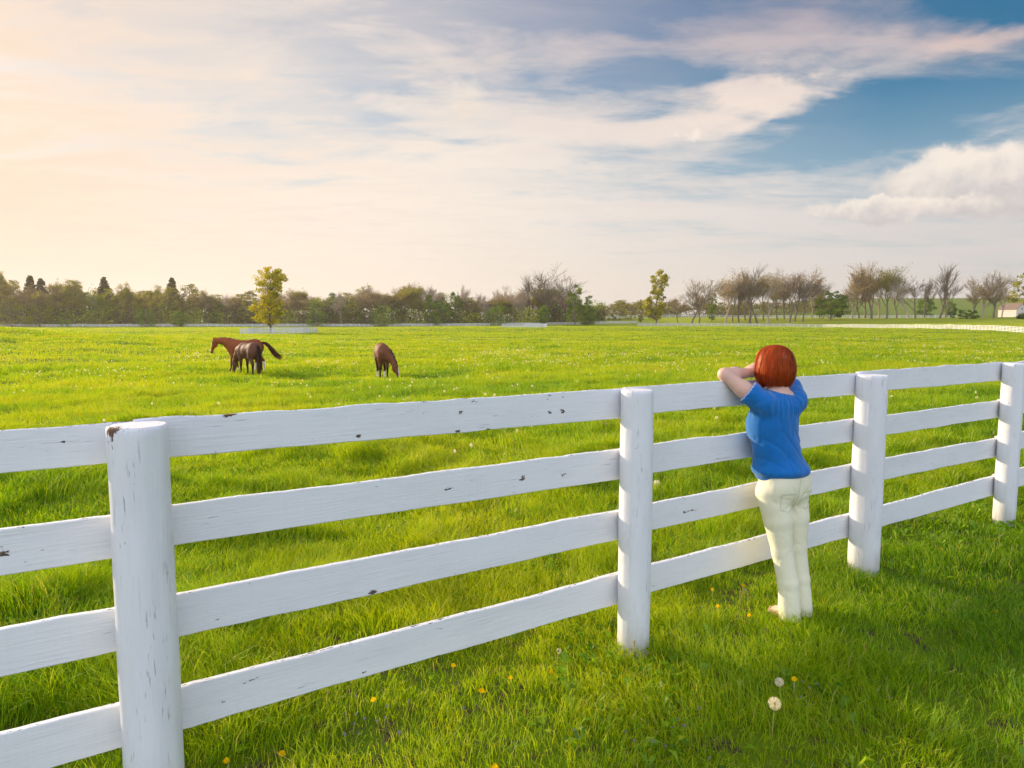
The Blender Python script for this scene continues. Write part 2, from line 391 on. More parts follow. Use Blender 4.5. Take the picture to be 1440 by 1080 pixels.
def build_grass():
    zones = [(1.9, 5.2, 8200, 2), (5.2, 9, 4600, 2), (9, 15, 1700, 2), (15, 26, 640, 1), (26, 45, 170, 1), (45, 90, 42, 1), (90, 180, 9, 1), (180, 345, 2.6, 1)]
    zi = 0
    for r0, r1, N, seg in zones:
        halfa = R(44)
        area = halfa * (r1 ** 2 - r0 ** 2)
        n = int(area * N)
        r = np.sqrt(RNG.uniform(r0 ** 2, r1 ** 2, n)); a = RNG.uniform(-halfa, halfa, n)
        x = r * np.sin(a); y = r * np.cos(a)
        zi += 1
        p = (x - FB[0]) * FN[0] + (y - FB[1]) * FN[1]
        keep = RNG.uniform(0, 1, n) > bare(x, y) * .93
        # clumping: stretch small-scale density
        cl = fbm(x * 3.1, y * 3.1, 31, 3)
        if r0 < 15: keep &= RNG.uniform(0, 1, n) < .35 + 1.3 * smooth(.30, .62, cl)
        if r1 > 300: keep &= (y < 292 + 30 * (x < 40))
        x, y, r, p, cl = x[keep], y[keep], r[keep], p[keep], cl[keep]
        n = len(x)
        past = smooth(-.1, 1.2, p)                     # beyond the fence
        big = fbm(x * .9, y * .9, 33, 3); tall = smooth(.48, .75, fbm(x * 1.7 + 9, y * 1.7, 35, 3))
        h = (.060 + .035 * past + .15 * tall * (.30 + .70 * past) + .03 * cl)
        h = h * RNG.uniform(.55, 1.25, n) * (1 - .55 * np.minimum(1, bare(x, y)))
        if r0 >= 26: h = h * 1.15
        w = .0030 * np.maximum(1, (r / 4.2)) ** .98 * RNG.uniform(.7, 1.4, n)
        if r0 >= 26: w *= 1.5
        # lean: clump direction + random
        la = fbm(x * 1.3, y * 1.3, 41, 2) * 12 + RNG.normal(0, 1.5, n)
        lean = RNG.uniform(.15, .95, n) * h
        fa = RNG.uniform(0, math.tau, n)
        if r0 >= 26: fa = RNG.normal(0, .7, n) + np.arctan2(-x, y)
        z = hz(x, y) - .006
        B = np.stack([x, y, z], -1)
        wd = np.stack([np.cos(fa), np.sin(fa), np.zeros(n)], -1) * w[:, None]
        ld = np.stack([np.cos(la), np.sin(la), np.zeros(n)], -1)
        tip = B + ld * lean[:, None] + np.array([0, 0, 1]) * (h * RNG.uniform(.75, 1, n))[:, None]
        # colour
        t = .545 + .85 * (fbm(x / 3.0, y / 3.0, 51, 4) - .5) + RNG.normal(0, .16, n)
        t = t + .14 * smooth(8, 60, r) + .08 * (cl - .5)
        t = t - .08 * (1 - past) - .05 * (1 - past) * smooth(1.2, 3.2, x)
        t = t + .34 * (fbm(x / 1.5, y / 2.4, 57, 3) - .5) * smooth(6, 14, r)
        if r0 > 26: t = t + .10 * (fbm(x / 2.2, y / 14, 53, 3) - .5) * 2
        t = np.clip(t, .02, .88)
        straw = RNG.uniform(0, 1, n) < .026 + .04 * (big > .58)
        t[straw] = RNG.uniform(.9, 1, straw.sum())
        if seg == 2:
            mid = B + ld * (lean * .32)[:, None] + np.array([0, 0, 1]) * (h * .58)[:, None]
            V = np.empty((n, 5, 3)); V[:, 0] = B - wd * .5; V[:, 1] = B + wd * .5; V[:, 2] = mid + wd * .42; V[:, 3] = mid - wd * .42; V[:, 4] = tip
            base = np.arange(n)[:, None] * 5
            F4 = base + np.array([0, 1, 2, 3]); F3 = base + np.array([3, 2, 4])
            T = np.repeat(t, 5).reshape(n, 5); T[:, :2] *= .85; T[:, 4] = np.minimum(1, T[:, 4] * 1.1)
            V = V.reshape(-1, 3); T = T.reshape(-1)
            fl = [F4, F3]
        else:
            V = np.empty((n, 3, 3)); V[:, 0] = B - wd * .5; V[:, 1] = B + wd * .5; V[:, 2] = tip
            base = np.arange(n)[:, None] * 3
            fl = [base + np.array([0, 1, 2])]
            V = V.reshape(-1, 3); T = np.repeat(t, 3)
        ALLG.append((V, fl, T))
    # broad leaves of plantain, dandelion and clover among the blades
    n = 26000; r = np.sqrt(RNG.uniform(1.9 ** 2, 9.5 ** 2, n)); a = RNG.uniform(-R(44), R(44), n); x = r * np.sin(a); y = r * np.cos(a)
    keep = fbm(x * 2.2 + 5, y * 2.2, 81, 3) + RNG.normal(0, .05, n) > .60; x, y, r = x[keep], y[keep], r[keep]; n = len(x)
    cx = np.round(x / .13 + vnoise(x * 3, y * 3, 5)) * .13; cy = np.round(y / .13 + vnoise(x * 3, y * 3, 6)) * .13
    an = RNG.uniform(0, math.tau, n); L = RNG.uniform(.035, .085, n); wd = L * RNG.uniform(.12, .24, n)
    d = np.stack([np.cos(an), np.sin(an), np.zeros(n)], -1); sd = np.stack([-np.sin(an), np.cos(an), np.zeros(n)], -1); up = np.array([0, 0, 1.0])
    B = np.stack([cx, cy, hz(cx, cy) + .012], -1); k = RNG.uniform(.25, .95, n)
    m_ = B + d * (L * .55)[:, None] + up * (L * k)[:, None]; tp = B + d * L[:, None] + up * (L * k * .9)[:, None]
    V = np.stack([B, m_ + sd * wd[:, None], tp, m_ - sd * wd[:, None]], 1).reshape(-1, 3)
    ALLG.append((V, [np.arange(4 * n).reshape(n, 4)], np.repeat(np.clip(RNG.normal(.30, .16, n), .02, .8), 4)))
    # join into one sheet of turf
    off = 0; VV = []; F3 = []; F4 = []; TT = []
    for V, fl, T in ALLG:
        VV.append(V); TT.append(T)
        for f in fl: (F4 if f.shape[1] == 4 else F3).append(f + off)
        off += len(V)
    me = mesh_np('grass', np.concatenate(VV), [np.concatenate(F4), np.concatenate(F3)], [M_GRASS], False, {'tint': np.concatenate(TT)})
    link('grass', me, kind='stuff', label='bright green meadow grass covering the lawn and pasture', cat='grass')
    print('grass blades verts', off)
ALLG = []
build_grass()

# ------------------------------------------------------------------ near fence
# knots and paint chips: (x along the fence, height, half length, half height)
CHIPS = [(-0.957, 1.316, 0.014, 0.008), (-1.222, 1.323, 0.014, 0.006), (-0.475, 1.357, 0.02, 0.008), (-0.391, 1.355, 0.02, 0.008), (-0.474, 1.28, 0.016, 0.008), (-0.399, 1.28, 0.016, 0.011), (-1.339, 1.24, 0.012, 0.006), (-0.968, 1.232, 0.014, 0.008), (-0.816, 1.228, 0.016, 0.006), (-1.415, 1.25, 0.01, 0.01), (-1.127, 1.355, 0.02, 0.007), (-0.885, 1.358, 0.03, 0.007), (-1.906, 1.373, 0.03, 0.006), (-0.383, 0.971, 0.045, 0.01), (-0.624, 0.983, 0.022, 0.012), (-1.016, 0.981, 0.04, 0.006), (-0.898, 1.007, 0.008, 0.018), (-0.676, 0.922, 0.018, 0.007), (-0.852, 0.689, 0.018, 0.007), (-1.373, 0.596, 0.02, 0.014), (-1.969, 0.625, 0.011, 0.005), (-0.279, 0.644, 0.045, 0.005), (-1.423, 0.268, 0.01, 0.012), (0.504, 0.657, 0.07, 0.008), (1.572, 1.359, 0.012, 0.006), (3.885, 0.995, 0.01, 0.008), (-2.407, 1.321, 0.012, 0.005), (-2.583, 0.988, 0.02, 0.02), (-1.626, 0.221, 0.006, 0.006), (-1.866, 0.357, 0.03, 0.008), (-2.451, 0.424, 0.06, 0.007), (-1.082, 0.357, 0.02, 0.006)]
def board_mesh(x0, x1, zt0, zt1, zb0, zb1, seed, wear_top=.0, wear_end=None):
    """a rough sawn board along local x, front face at y=0, depth .028"""
    rs = np.random.default_rng(seed)
    n = 220; xs = np.linspace(x0, x1, n)
    f = (xs - x0) / (x1 - x0)
    def wob(a):
        w = np.cumsum(rs.normal(0, 1, n)); w -= np.linspace(w[0], w[-1], n); w /= max(1e-6, np.abs(w).max())
        g = np.interp(np.arange(n), np.arange(0, n, 14), rs.normal(0, .3, len(np.arange(0, n, 14))))
        return (w * .7 + g) * a
    zt = zt0 + (zt1 - zt0) * f + wob(.0055); zb = zb0 + (zb1 - zb0) * f + wob(.004)
    yb = wob(.0015); th = .027
    rows = []; wear = []
    SS = [0, .022, *np.linspace(.08, .92, 13), .978, 1]; K = len(SS) - 1
    for k in range(K + 1):                      # front face bottom -> top
        s = SS[k]; e = .003 if k in (0, K) else 0
        rows.append(np.stack([xs, yb + e, zb + (zt - zb) * s], -1)); wear.append(np.full(n, .18 * (k in (0,)) + (.26 + wear_top) * (k == K) + .10 * (k == K - 1)))
    for k in (1, 0):                            # back face top -> bottom
        s = k; rows.append(np.stack([xs, yb + th, zb + (zt - zb) * s - (.002 if k else 0)], -1)); wear.append(np.full(n, .02 + .2 * k))
    V = np.stack(rows, 0); W = np.stack(wear, 0)
    if wear_end is not None:
        side, ln, amt = wear_end
        d = (xs - x0) if side == 0 else (x1 - xs)
        W[K] += amt * np.clip(1 - d / ln, 0, 1); W[K - 1] += .25 * amt * np.clip(1 - d / ln, 0, 1); W[K + 1] += amt * np.clip(1 - d / ln, 0, 1)
    for (cx_, cz_, a_, b_) in CHIPS:
        q = ((V[:K + 1, :, 0] - cx_) / a_) ** 2 + ((V[:K + 1, :, 2] - cz_) / b_) ** 2
        W[:K + 1] += .62 * np.exp(-q * .8)
    m = V.shape[0]
    idx = np.arange(m * n).reshape(m, n)
    f4 = []
    for k in range(m):
        a = idx[k]; b = idx[(k + 1) % m]
        f4.append(np.stack([a[:-1], a[1:], b[1:], b[:-1]], -1))
    F = np.concatenate(f4)
    caps = [idx[:, 0][None, :], idx[:, -1][::-1][None, :]]
    return mesh_np('rail', V.reshape(-1, 3), [F, *caps], [M_PAINT], False, {'wear': W.reshape(-1)})

def post_mesh(r0, r1, h, seed, wear=None, flat=0.0):
    rs = np.random.default_rng(seed)
    na = 40; zs = np.concatenate([[-.25, -.02, .02, .05], np.linspace(.1, h - .05, 26), [h - .03, h - .012, h - .003, h]])
    th = np.arange(na) / na * math.tau
    ph = rs.uniform(0, 6, 4)
    prof = 1 + .022 * np.sin(2 * th + ph[0]) + .018 * np.sin(3 * th + ph[1]) + .010 * np.sin(7 * th + ph[2]) + .007 * np.sin(11 * th + ph[3])
    V = []; W = []
    for z in zs:
        rad = (r0 + (r1 - r0) * max(0, z) / h) * prof * (1 + .012 * math.sin(z * 5 + ph[3]) + .006 * math.sin(z * 17 + ph[1]) + rs.normal(0, .003, na))
        if z > h - .002: rad = rad - .006 - .004 * np.abs(np.sin(th * 4 + ph[0]))
        elif z > h - .008: rad = rad - .0025
        tilt = flat * (np.cos(th)) if z > h - .04 else 0
        V.append(np.stack([rad * np.cos(th), rad * np.sin(th), np.full(na, z) + tilt], -1))
        w = np.full(na, .0) + .45 * max(0, 1 - abs(z - .0) / .09) + .15 * (z > h - .02)
        if wear: w = w + wear(th, z)
        W.append(w)
    V.append(np.array([[0, 0, h]])); W.append(np.array([.1]))
    nz = len(zs); idx = np.arange(nz * na).reshape(nz, na); nx = np.roll(idx, -1, 1)
    F = np.stack([idx[:-1], nx[:-1], nx[1:], idx[1:]], -1).reshape(-1, 4)
    c = nz * na
    T = np.stack([idx[-1], nx[-1], np.full(na, c)], -1)
    me = mesh_np('post', np.concatenate(V), [F, T], [M_PAINTPOST], False, {'wear': np.concatenate(W)})
    me.polygons.foreach_set('use_smooth', np.concatenate([np.ones(len(F), bool), np.zeros(len(T), bool)]))
    return me

def build_fence():
    root = link('board_fence', None, loc=(FB[0], FB[1], 0), rot=(0, 0, math.atan2(FD[1], FD[0])),
                label='white painted four-board timber fence with round posts running across the foreground', cat='fence')
    # local x along the fence, y towards the pasture
    def peel(th, z):      # bare brown wood at the rim of the near post, towards its left
        k = np.exp(-(((th - R(208) + math.pi) % math.tau - math.pi) / .34) ** 2)
        return k * (.70 if z > 1.352 else .42 * (z > 1.31))
    px = [-4.40, -2.20, 0, 2.098, 4.19, 6.32]
    rad = [.09, .094, .083, .097, .083, .09]
    hs = [1.37, 1.373, 1.370, 1.357, 1.366, 1.37]
    for i, (x, r, h) in enumerate(zip(px, rad, hs)):
        me = post_mesh(r, r * .985, h, 40 + i, peel if i == 1 else None)
        lab = None
        if i == 1: lab = 'thick round white post with brown bare wood on its chipped top rim'
        link('post', me, root, loc=(x, .0, 0), rot=(0, 0, 0), label=lab)
    tops = [(1.372, 1.240), (1.060, .912), (.740, .585), (.397, .235)]
    spans = [(-4.35, -2.21, [(0, 0, 0, 0)] * 4),
             (-2.21, 0.0, [(.006, -.003, -.002, -.024), (.010, -.003, .010, -.011), (.004, -.002, .002, -.002), (0, 0, .005, 0)]),
             (0.0, 2.09, [(.003, -.011, -.013, -.022), (.003, -.010, -.002, -.011), (.001, .004, .011, .005), (.005, .002, .013, .001)]),
             (2.09, 4.2, [(0, -.002, -.010, -.024), (-.011, -.011, -.005, -.010), (.004, -.015, .007, -.019), (-.002, .003, .006, -.003)]),
             (4.2, 6.32, [(-.006, 0, -.008, 0), (-.006, 0, -.01, 0), (-.001, 0, .001, 0), (.012, 0, .007, 0)])]
    s = 100
    for si, (a, b, offs) in enumerate(spans):
        for bi, (t, bt) in enumerate(tops):
            o = offs[bi]; s += 1
            we = (1, .45, .45) if (si == 0 and bi == 0) else ((0, .30, .2) if (si == 1 and bi == 0) else None)
            me = board_mesh(a + .003, b - .003, t + o[0], t + o[1], bt + o[2], bt + o[3], s, .05 if bi == 3 else 0, we)
            link('rail', me, root, loc=(0, .088, 0))
    # galvanised nail heads showing on a rail end are too small to see: none
build_fence()

# ------------------------------------------------------------------ far fences
def far_fence(pts, label, h=1.35, rails=4, spacing=3.0, wid=.14, closed=False, name='paddock_fence', pr=.09):
    pts = [np.array(p, float) for p in pts]
    if closed: pts = pts + [pts[0]]
    seg = [np.linalg.norm(b - a) for a, b in zip(pts[:-1], pts[1:])]; L = sum(seg); n = max(4, int(L / spacing))
    cum = np.concatenate([[0], np.cumsum(seg)])
    P = np.array([[np.interp(s, cum, [p[k] for p in pts]) for k in (0, 1)] for s in np.linspace(0, L, n + 1)])
    Z = hz(P[:, 0], P[:, 1])
    o0 = (P[0, 0], P[0, 1], Z[0])
    root = link(name, None, loc=o0, label=label, cat='fence')
    c, s_ = .5, .5
    bx = np.array([(sx * pr, sy * pr, zz) for zz in (-.4, h + .03) for sx, sy in ((-1, -1), (1, -1), (1, 1), (-1, 1))])
    pm = mesh_np('post', bx, [np.array([[0, 1, 5, 4], [1, 2, 6, 5], [2, 3, 7, 6], [3, 0, 4, 7], [4, 5, 6, 7]])], [M_FARPAINT])
    for k in range(n + (0 if closed else 1)):
        if k % max(1, math.ceil((n + 1) / 98)) == 0:
            link('post', pm, root, loc=(P[k, 0] - o0[0], P[k, 1] - o0[1], Z[k] - o0[2]))
    for rI in range(rails):
        z0 = h - wid - rI * (h - wid - .2) / max(1, rails - 1)
        V = []; 
        t = np.gradient(P, axis=0); t /= np.linalg.norm(t, axis=1)[:, None]; nn = np.stack([-t[:, 1], t[:, 0]], -1) * .02
        for (sg, dz) in ((-1, 0), (1, 0), (1, wid), (-1, wid)):
            V.append(np.stack([P[:, 0] + nn[:, 0] * sg - o0[0], P[:, 1] + nn[:, 1] * sg - o0[1], Z + z0 + dz - o0[2]], -1))
        m = len(P); V = np.concatenate(V)
        F = []
        for a in range(4):
            b = (a + 1) % 4; i = np.arange(m - 1)
            F.append(np.stack([a * m + i, a * m + i + 1, b * m + i + 1, b * m + i], -1))
        link('rail', mesh_np('rail', V, [np.concatenate(F)], [M_FARPAINT]), root)
    return root

def ud(u, Y): return ((u - 720) / 965 * Y * .996, Y)
far_fence([ud(1530, 118), ud(1480, 140), ud(1440, 157), ud(1400, 180), ud(1350, 209), ud(1270, 250), ud(1160, 288), ud(1060, 308), ud(980, 316), ud(897, 318)],
          'white board fence curving away along the right far side of the pasture', h=1.4, wid=.15)
far_fence([ud(895, 350), ud(700, 350), ud(500, 350), ud(300, 350), ud(90, 350), ud(-60, 350)], 'long pale fence at the foot of the woods on the left', spacing=4.5, wid=.18)
far_fence([ud(850, 385), ud(920, 394), ud(1010, 404), ud(1180, 404), ud(1345, 400)], 'distant white fence across the rising field behind the bare trees', h=1.5, rails=3, spacing=4, wid=.2)
def pen(u0, u1, Y, label):
    (xa, _), (xb, _) = ud(u0, Y), ud(u1, Y); s = xb - xa
    far_fence([(xa, Y), (xb, Y), (xb, Y + s), (xa, Y + s)], label, h=1.35, wid=.15, closed=True, spacing=2.4, name='tree_guard_fence')
pen(338, 424, 156, 'square white pen around the lone yellow-green tree on the left')
pen(706, 769, 246, 'small square white pen standing alone near the middle of the far pasture')


def build_haze():
    m = bpy.data.materials.new('thin_haze'); m.use_nodes = True; T = NT(m.node_tree)
    o = T.n('ShaderNodeOutputMaterial'); v = T.n('ShaderNodeVolumePrincipled')
    v.inputs['Color'].default_value = (.98, .90, .78, 1); v.inputs['Density'].default_value = .00018; v.inputs['Anisotropy'].default_value = .3
    T.put(o.inputs['Volume'], v.outputs[0])
    b = 1420; V = [(x, y, z) for z in (-8, 75) for x, y in ((-b, -b), (b, -b), (b, b), (-b, b))]
    link('haze', mesh_np('haze', V, [np.array([[0, 1, 5, 4], [1, 2, 6, 5], [2, 3, 7, 6], [3, 0, 4, 7], [4, 5, 6, 7], [3, 2, 1, 0]])], [m]), kind='stuff', label='thin warm evening haze over the fields', cat='haze')
    scn.cycles.volume_bounces = 0
build_haze()
# ------------------------------------------------------------------ trees
def tubes(segs, sides=4):
    """segs: (n, 8) p0 p1 r0 r1 -> verts, quads"""
    s = np.asarray(segs, float)
    p0, p1, r0, r1 = s[:, :3], s[:, 3:6], s[:, 6], s[:, 7]
    d = p1 - p0; d /= np.maximum(1e-9, np.linalg.norm(d, axis=1))[:, None]
    ref = np.where(np.abs(d[:, 2:3]) > .8, np.array([[1., 0, 0]]), np.array([[0, 0, 1.]]))
    a = np.cross(d, ref); a /= np.linalg.norm(a, axis=1)[:, None]; b = np.cross(d, a)
    n = len(s); V = np.empty((n, 2 * sides, 3))
    for k in range(sides):
        t = k * math.tau / sides; w = a * math.cos(t) + b * math.sin(t)
        V[:, k] = p0 + w * r0[:, None]; V[:, sides + k] = p1 + w * r1[:, None]
    base = np.arange(n)[:, None] * 2 * sides
    F = np.concatenate([base + np.array([k, (k + 1) % sides, sides + (k + 1) % sides, sides + k]) for k in range(sides)])
    return V.reshape(-1, 3), F

def leaf_quads(C, size, rs, tint, flat=.0):
    """random leaf-sized faces centred on C"""
    n = len(C)
    a = rs.normal(0, 1, (n, 3)); a /= np.linalg.norm(a, axis=1)[:, None]
    b = rs.normal(0, 1, (n, 3)); b -= (b * a).sum(1)[:, None] * a; b /= np.linalg.norm(b, axis=1)[:, None]
    s = size * rs.uniform(.6, 1.3, n)[:, None]
    V = np.stack([C - a * s * .5, C + b * s * .32, C + a * s * .5, C - b * s * .32], 1).reshape(-1, 3)
    F = np.arange(n * 4).reshape(n, 4)
    return V, F, np.repeat(tint, 4)

def grow(rs, h, spread, up, levels=4, fork=.30, nch=(4, 6), lean=0.0, twig=.035, trunk_r=None):
    """branching skeleton: returns (thick segments, thin segments, tips)"""
    thick, thin, tips = [], [], []
    tr = trunk_r or h * .017
    def rec(p, d, L, r, lv):
        n = 3 if lv < 2 else 2
        pts = [p]; dd = d.copy()
        for i in range(n):
            dd = dd + rs.normal(0, .13, 3) + np.array([lean * .06, 0, up * .10 * (lv > 0)]); dd /= np.linalg.norm(dd)
            pts.append(pts[-1] + dd * L / n)
        rr = np.linspace(r, r * .55, n + 1)
        for i in range(n):
            (thick if lv < 2 else thin).append([*pts[i], *pts[i + 1], rr[i], rr[i + 1]])
        if lv >= levels - 1:
            tips.append(pts[-1]); return
        k = rs.integers(nch[0], nch[1] + 1)
        for j in range(k):
            t = rs.uniform(.35 if lv else fork / .62, 1.0) if j else 1.0
            q = t * n; i = min(n - 1, int(q)); base = pts[i] + (pts[i + 1] - pts[i]) * (q - i)
            az = rs.uniform(0, math.tau); sp = spread * rs.uniform(.5, 1.15)
            if j == 0: sp *= .35
            side = np.array([math.cos(az), math.sin(az), 0])
            nd = dd * math.cos(sp) + side * math.sin(sp); nd /= np.linalg.norm(nd)
            rec(base, nd, L * rs.uniform(.50, .84) * (1 if lv else .95), max(twig, r * (1 - .45 * t) * .55), lv + 1)
    rec(np.zeros(3), np.array([lean * .12, 0, 1.0]), h * .40, tr, 0)
    return thick, thin, np.array(tips)

def fit(segs_list, tips, h):
    """scale the skeleton to the wanted height"""
    top = max(max(s[5] for s in L) for L in segs_list if len(L)); k = h / top
    out = []
    for L in segs_list:
        a = np.array(L, float); a[:, :6] *= k; out.append(a)
    return out, tips * k

def tree_thing(name, label, cat, trunk, crown_parts, group=None):
    """trunk: (V,F); crown_parts: [(V,F,tint,mat)]"""
    root = link(name, None, label=label, cat=cat, group=group)
    tm = mesh_np('trunk', trunk[0], [trunk[1]], [trunk[2]]); link('trunk', tm, root)
    V = []; F = []; T = []; MI = []; off = 0; mats = []
    for (v, f, t, m) in crown_parts:
        V.append(v); F.append(f + off); T.append(t); off += len(v); mats.append(m); MI.append(np.full(len(f), len(mats) - 1))
    me = mesh_np('crown', np.concatenate(V), [np.concatenate(F)], mats, False, {'tint': np.concatenate(T)}, np.concatenate(MI))
    link('crown', me, root)
    return root

def bare_tree(seed, h=24, spread=.62, up=.6, leaves=0, leafmat=None, lsize=.5, lean=0, name='bare_tree', label='', group=None, bark=None, levels=5, nch=(5, 6), fork=.3, twig=.04, cat='tree'):
    rs = np.random.default_rng(seed)
    th, tn, tips = grow(rs, h, spread, up, levels, fork, nch, lean, twig)
    (th, tn), tips = fit([th, tn], tips, h)
    tv, tf = tubes(th, 6); nv, nf = tubes(tn, 3)
    bark = bark or M_BARK
    parts = [(nv, nf, np.zeros(len(nv)), bark)]
    if leaves:
        C = np.repeat(tips, leaves, 0) + rs.normal(0, .55, (len(tips) * leaves, 3)) * np.array([1, 1, .8])
        cl = np.repeat(rs.uniform(.15, .85, len(tips)), leaves)
        t = np.clip(cl + rs.normal(0, .15, len(C)), 0, 1)
        parts.append((*leaf_quads(C, lsize, rs, t), leafmat))
    return tree_thing(name, label, cat, (tv, tf, bark), parts, group)

def leafy_tree(seed, prof, h, nclump=90, per=26, lsize=.5, mat=None, name='leafy_tree', label='', group=None, crad=.9, base=.0, cat='tree', dens=1.0, hollow=.35, tshift=0, bark=None):
    """prof: list of (z, radius, xoff) of the crown; leaf clumps hang on limbs off a tapered trunk"""
    rs = np.random.default_rng(seed)
    P = np.array(prof, float)
    zs = rs.uniform(P[0, 0], P[-1, 0], nclump * 3)
    R_ = np.interp(zs, P[:, 0], P[:, 1]); keep = rs.uniform(0, 1, len(zs)) < (R_ / P[:, 1].max()) ** 1.4 + .12
    zs = zs[keep][:nclump]; R_ = R_[keep][:nclump]; n = len(zs)
    a = rs.uniform(0, math.tau, n); rr = R_ * np.sqrt(rs.uniform(hollow ** 2, 1, n)) * rs.uniform(.8, 1.05, n)
    xo = np.interp(zs, P[:, 0], P[:, 2])
    C = np.stack([xo + rr * np.cos(a), rr * np.sin(a), zs], -1)
    segs = []
    ztop = P[-1, 0] * .93
    tz = np.linspace(0, ztop, 9); tx = np.interp(tz, P[:, 0], P[:, 2]) * .8 + np.cumsum(rs.normal(0, .02 * h / 9, 9))
    tr = np.linspace(h * .016, h * .003, 9); tx -= tx[0]
    trunk = [[tx[i], 0, tz[i] - (.3 if i == 0 else 0), tx[i + 1], 0, tz[i + 1], tr[i], tr[i + 1]] for i in range(8)]
    for c in C:
        zb = max(P[0, 0] * .7, c[2] - np.hypot(c[0], c[1]) * rs.uniform(.5, 1.1) - .3); xb = np.interp(zb, tz, tx)
        m = (np.array([xb, 0, zb]) + c) / 2 + rs.normal(0, .12, 3)
        r = max(.03, h * .0035)
        segs.append([xb, 0, zb, *m, r, r * .7]); segs.append([*m, *c, r * .7, .02])
    tv, tf = tubes(trunk, 7); sv, sf = tubes(segs, 3)
    k = (per * rs.uniform(.5, 1.5, n) * dens).astype(int) + 2
    CC = np.repeat(C, k, 0); sz = np.repeat(crad * rs.uniform(.6, 1.25, n), k)
    d = rs.normal(0, 1, CC.shape); d /= np.linalg.norm(d, axis=1)[:, None]
    CC = CC + d * (sz * rs.uniform(.2, 1, len(CC)) ** .6)[:, None] * np.array([1, 1, .75])
    t = np.clip(np.repeat(rs.uniform(.12, .85, n), k) + rs.normal(0, .14, len(CC)) + tshift, 0, 1)
    return tree_thing(name, label, cat, (tv, tf, bark or M_BARK), [(sv, sf, np.zeros(len(sv)), bark or M_BARK), (*leaf_quads(CC, lsize, rs, t), mat)], group)

def conifer(seed, h=20, label='', group=None):
    rs = np.random.default_rng(seed)
    tv, tf = tubes([[0, 0, -.3, 0, 0, h * .5, h * .014, h * .009], [0, 0, h * .5, 0, 0, h, h * .009, .02]], 6)
    C = []; S = []; segs = []
    for z in np.arange(h * .22, h, .55):
        r = (h - z) * .42 + .7; k = 12
        for j in range(k):
            a = rs.uniform(0, math.tau); L = r * rs.uniform(.6, 1.15)
            e = np.array([math.cos(a) * L, math.sin(a) * L, z - L * rs.uniform(.05, .35)])
            segs.append([0, 0, z, *e, .05, .02])
            for q in np.linspace(.3, 1, 6): C.append(np.array([0, 0, z]) * (1 - q) + e * q + rs.normal(0, .12, 3))
    C = np.array(C); sv, sf = tubes(segs, 3)
    t = np.clip(rs.uniform(.1, .9, len(C)), 0, 1)
    return tree_thing('conifer', label, 'tree', (tv, tf, M_BARK), [(sv, sf, np.zeros(len(sv)), M_BARK), (*leaf_quads(C, 1.1, rs, t), M_CONIF)], group)

def put_tree(o, u, Y, vtop, vbase=None, wscale=None, rot=0, h0=24.0, **kw):
    x, y = ud(u, Y); z = float(hz(x, y)) - .1
    top = CAMH + (452 - vtop) * Y / 965
    k = (top - z) / h0
    ws = wscale or k
    if not kw.pop('first', False): return copy_thing(o, (x, y, z), rot, (ws, ws, k), **kw)
    o.location = (x, y, z); o.rotation_euler = (0, 0, rot); o.scale = (ws, ws, k)
    if kw.get('label'): o['label'] = kw['label']
    return o

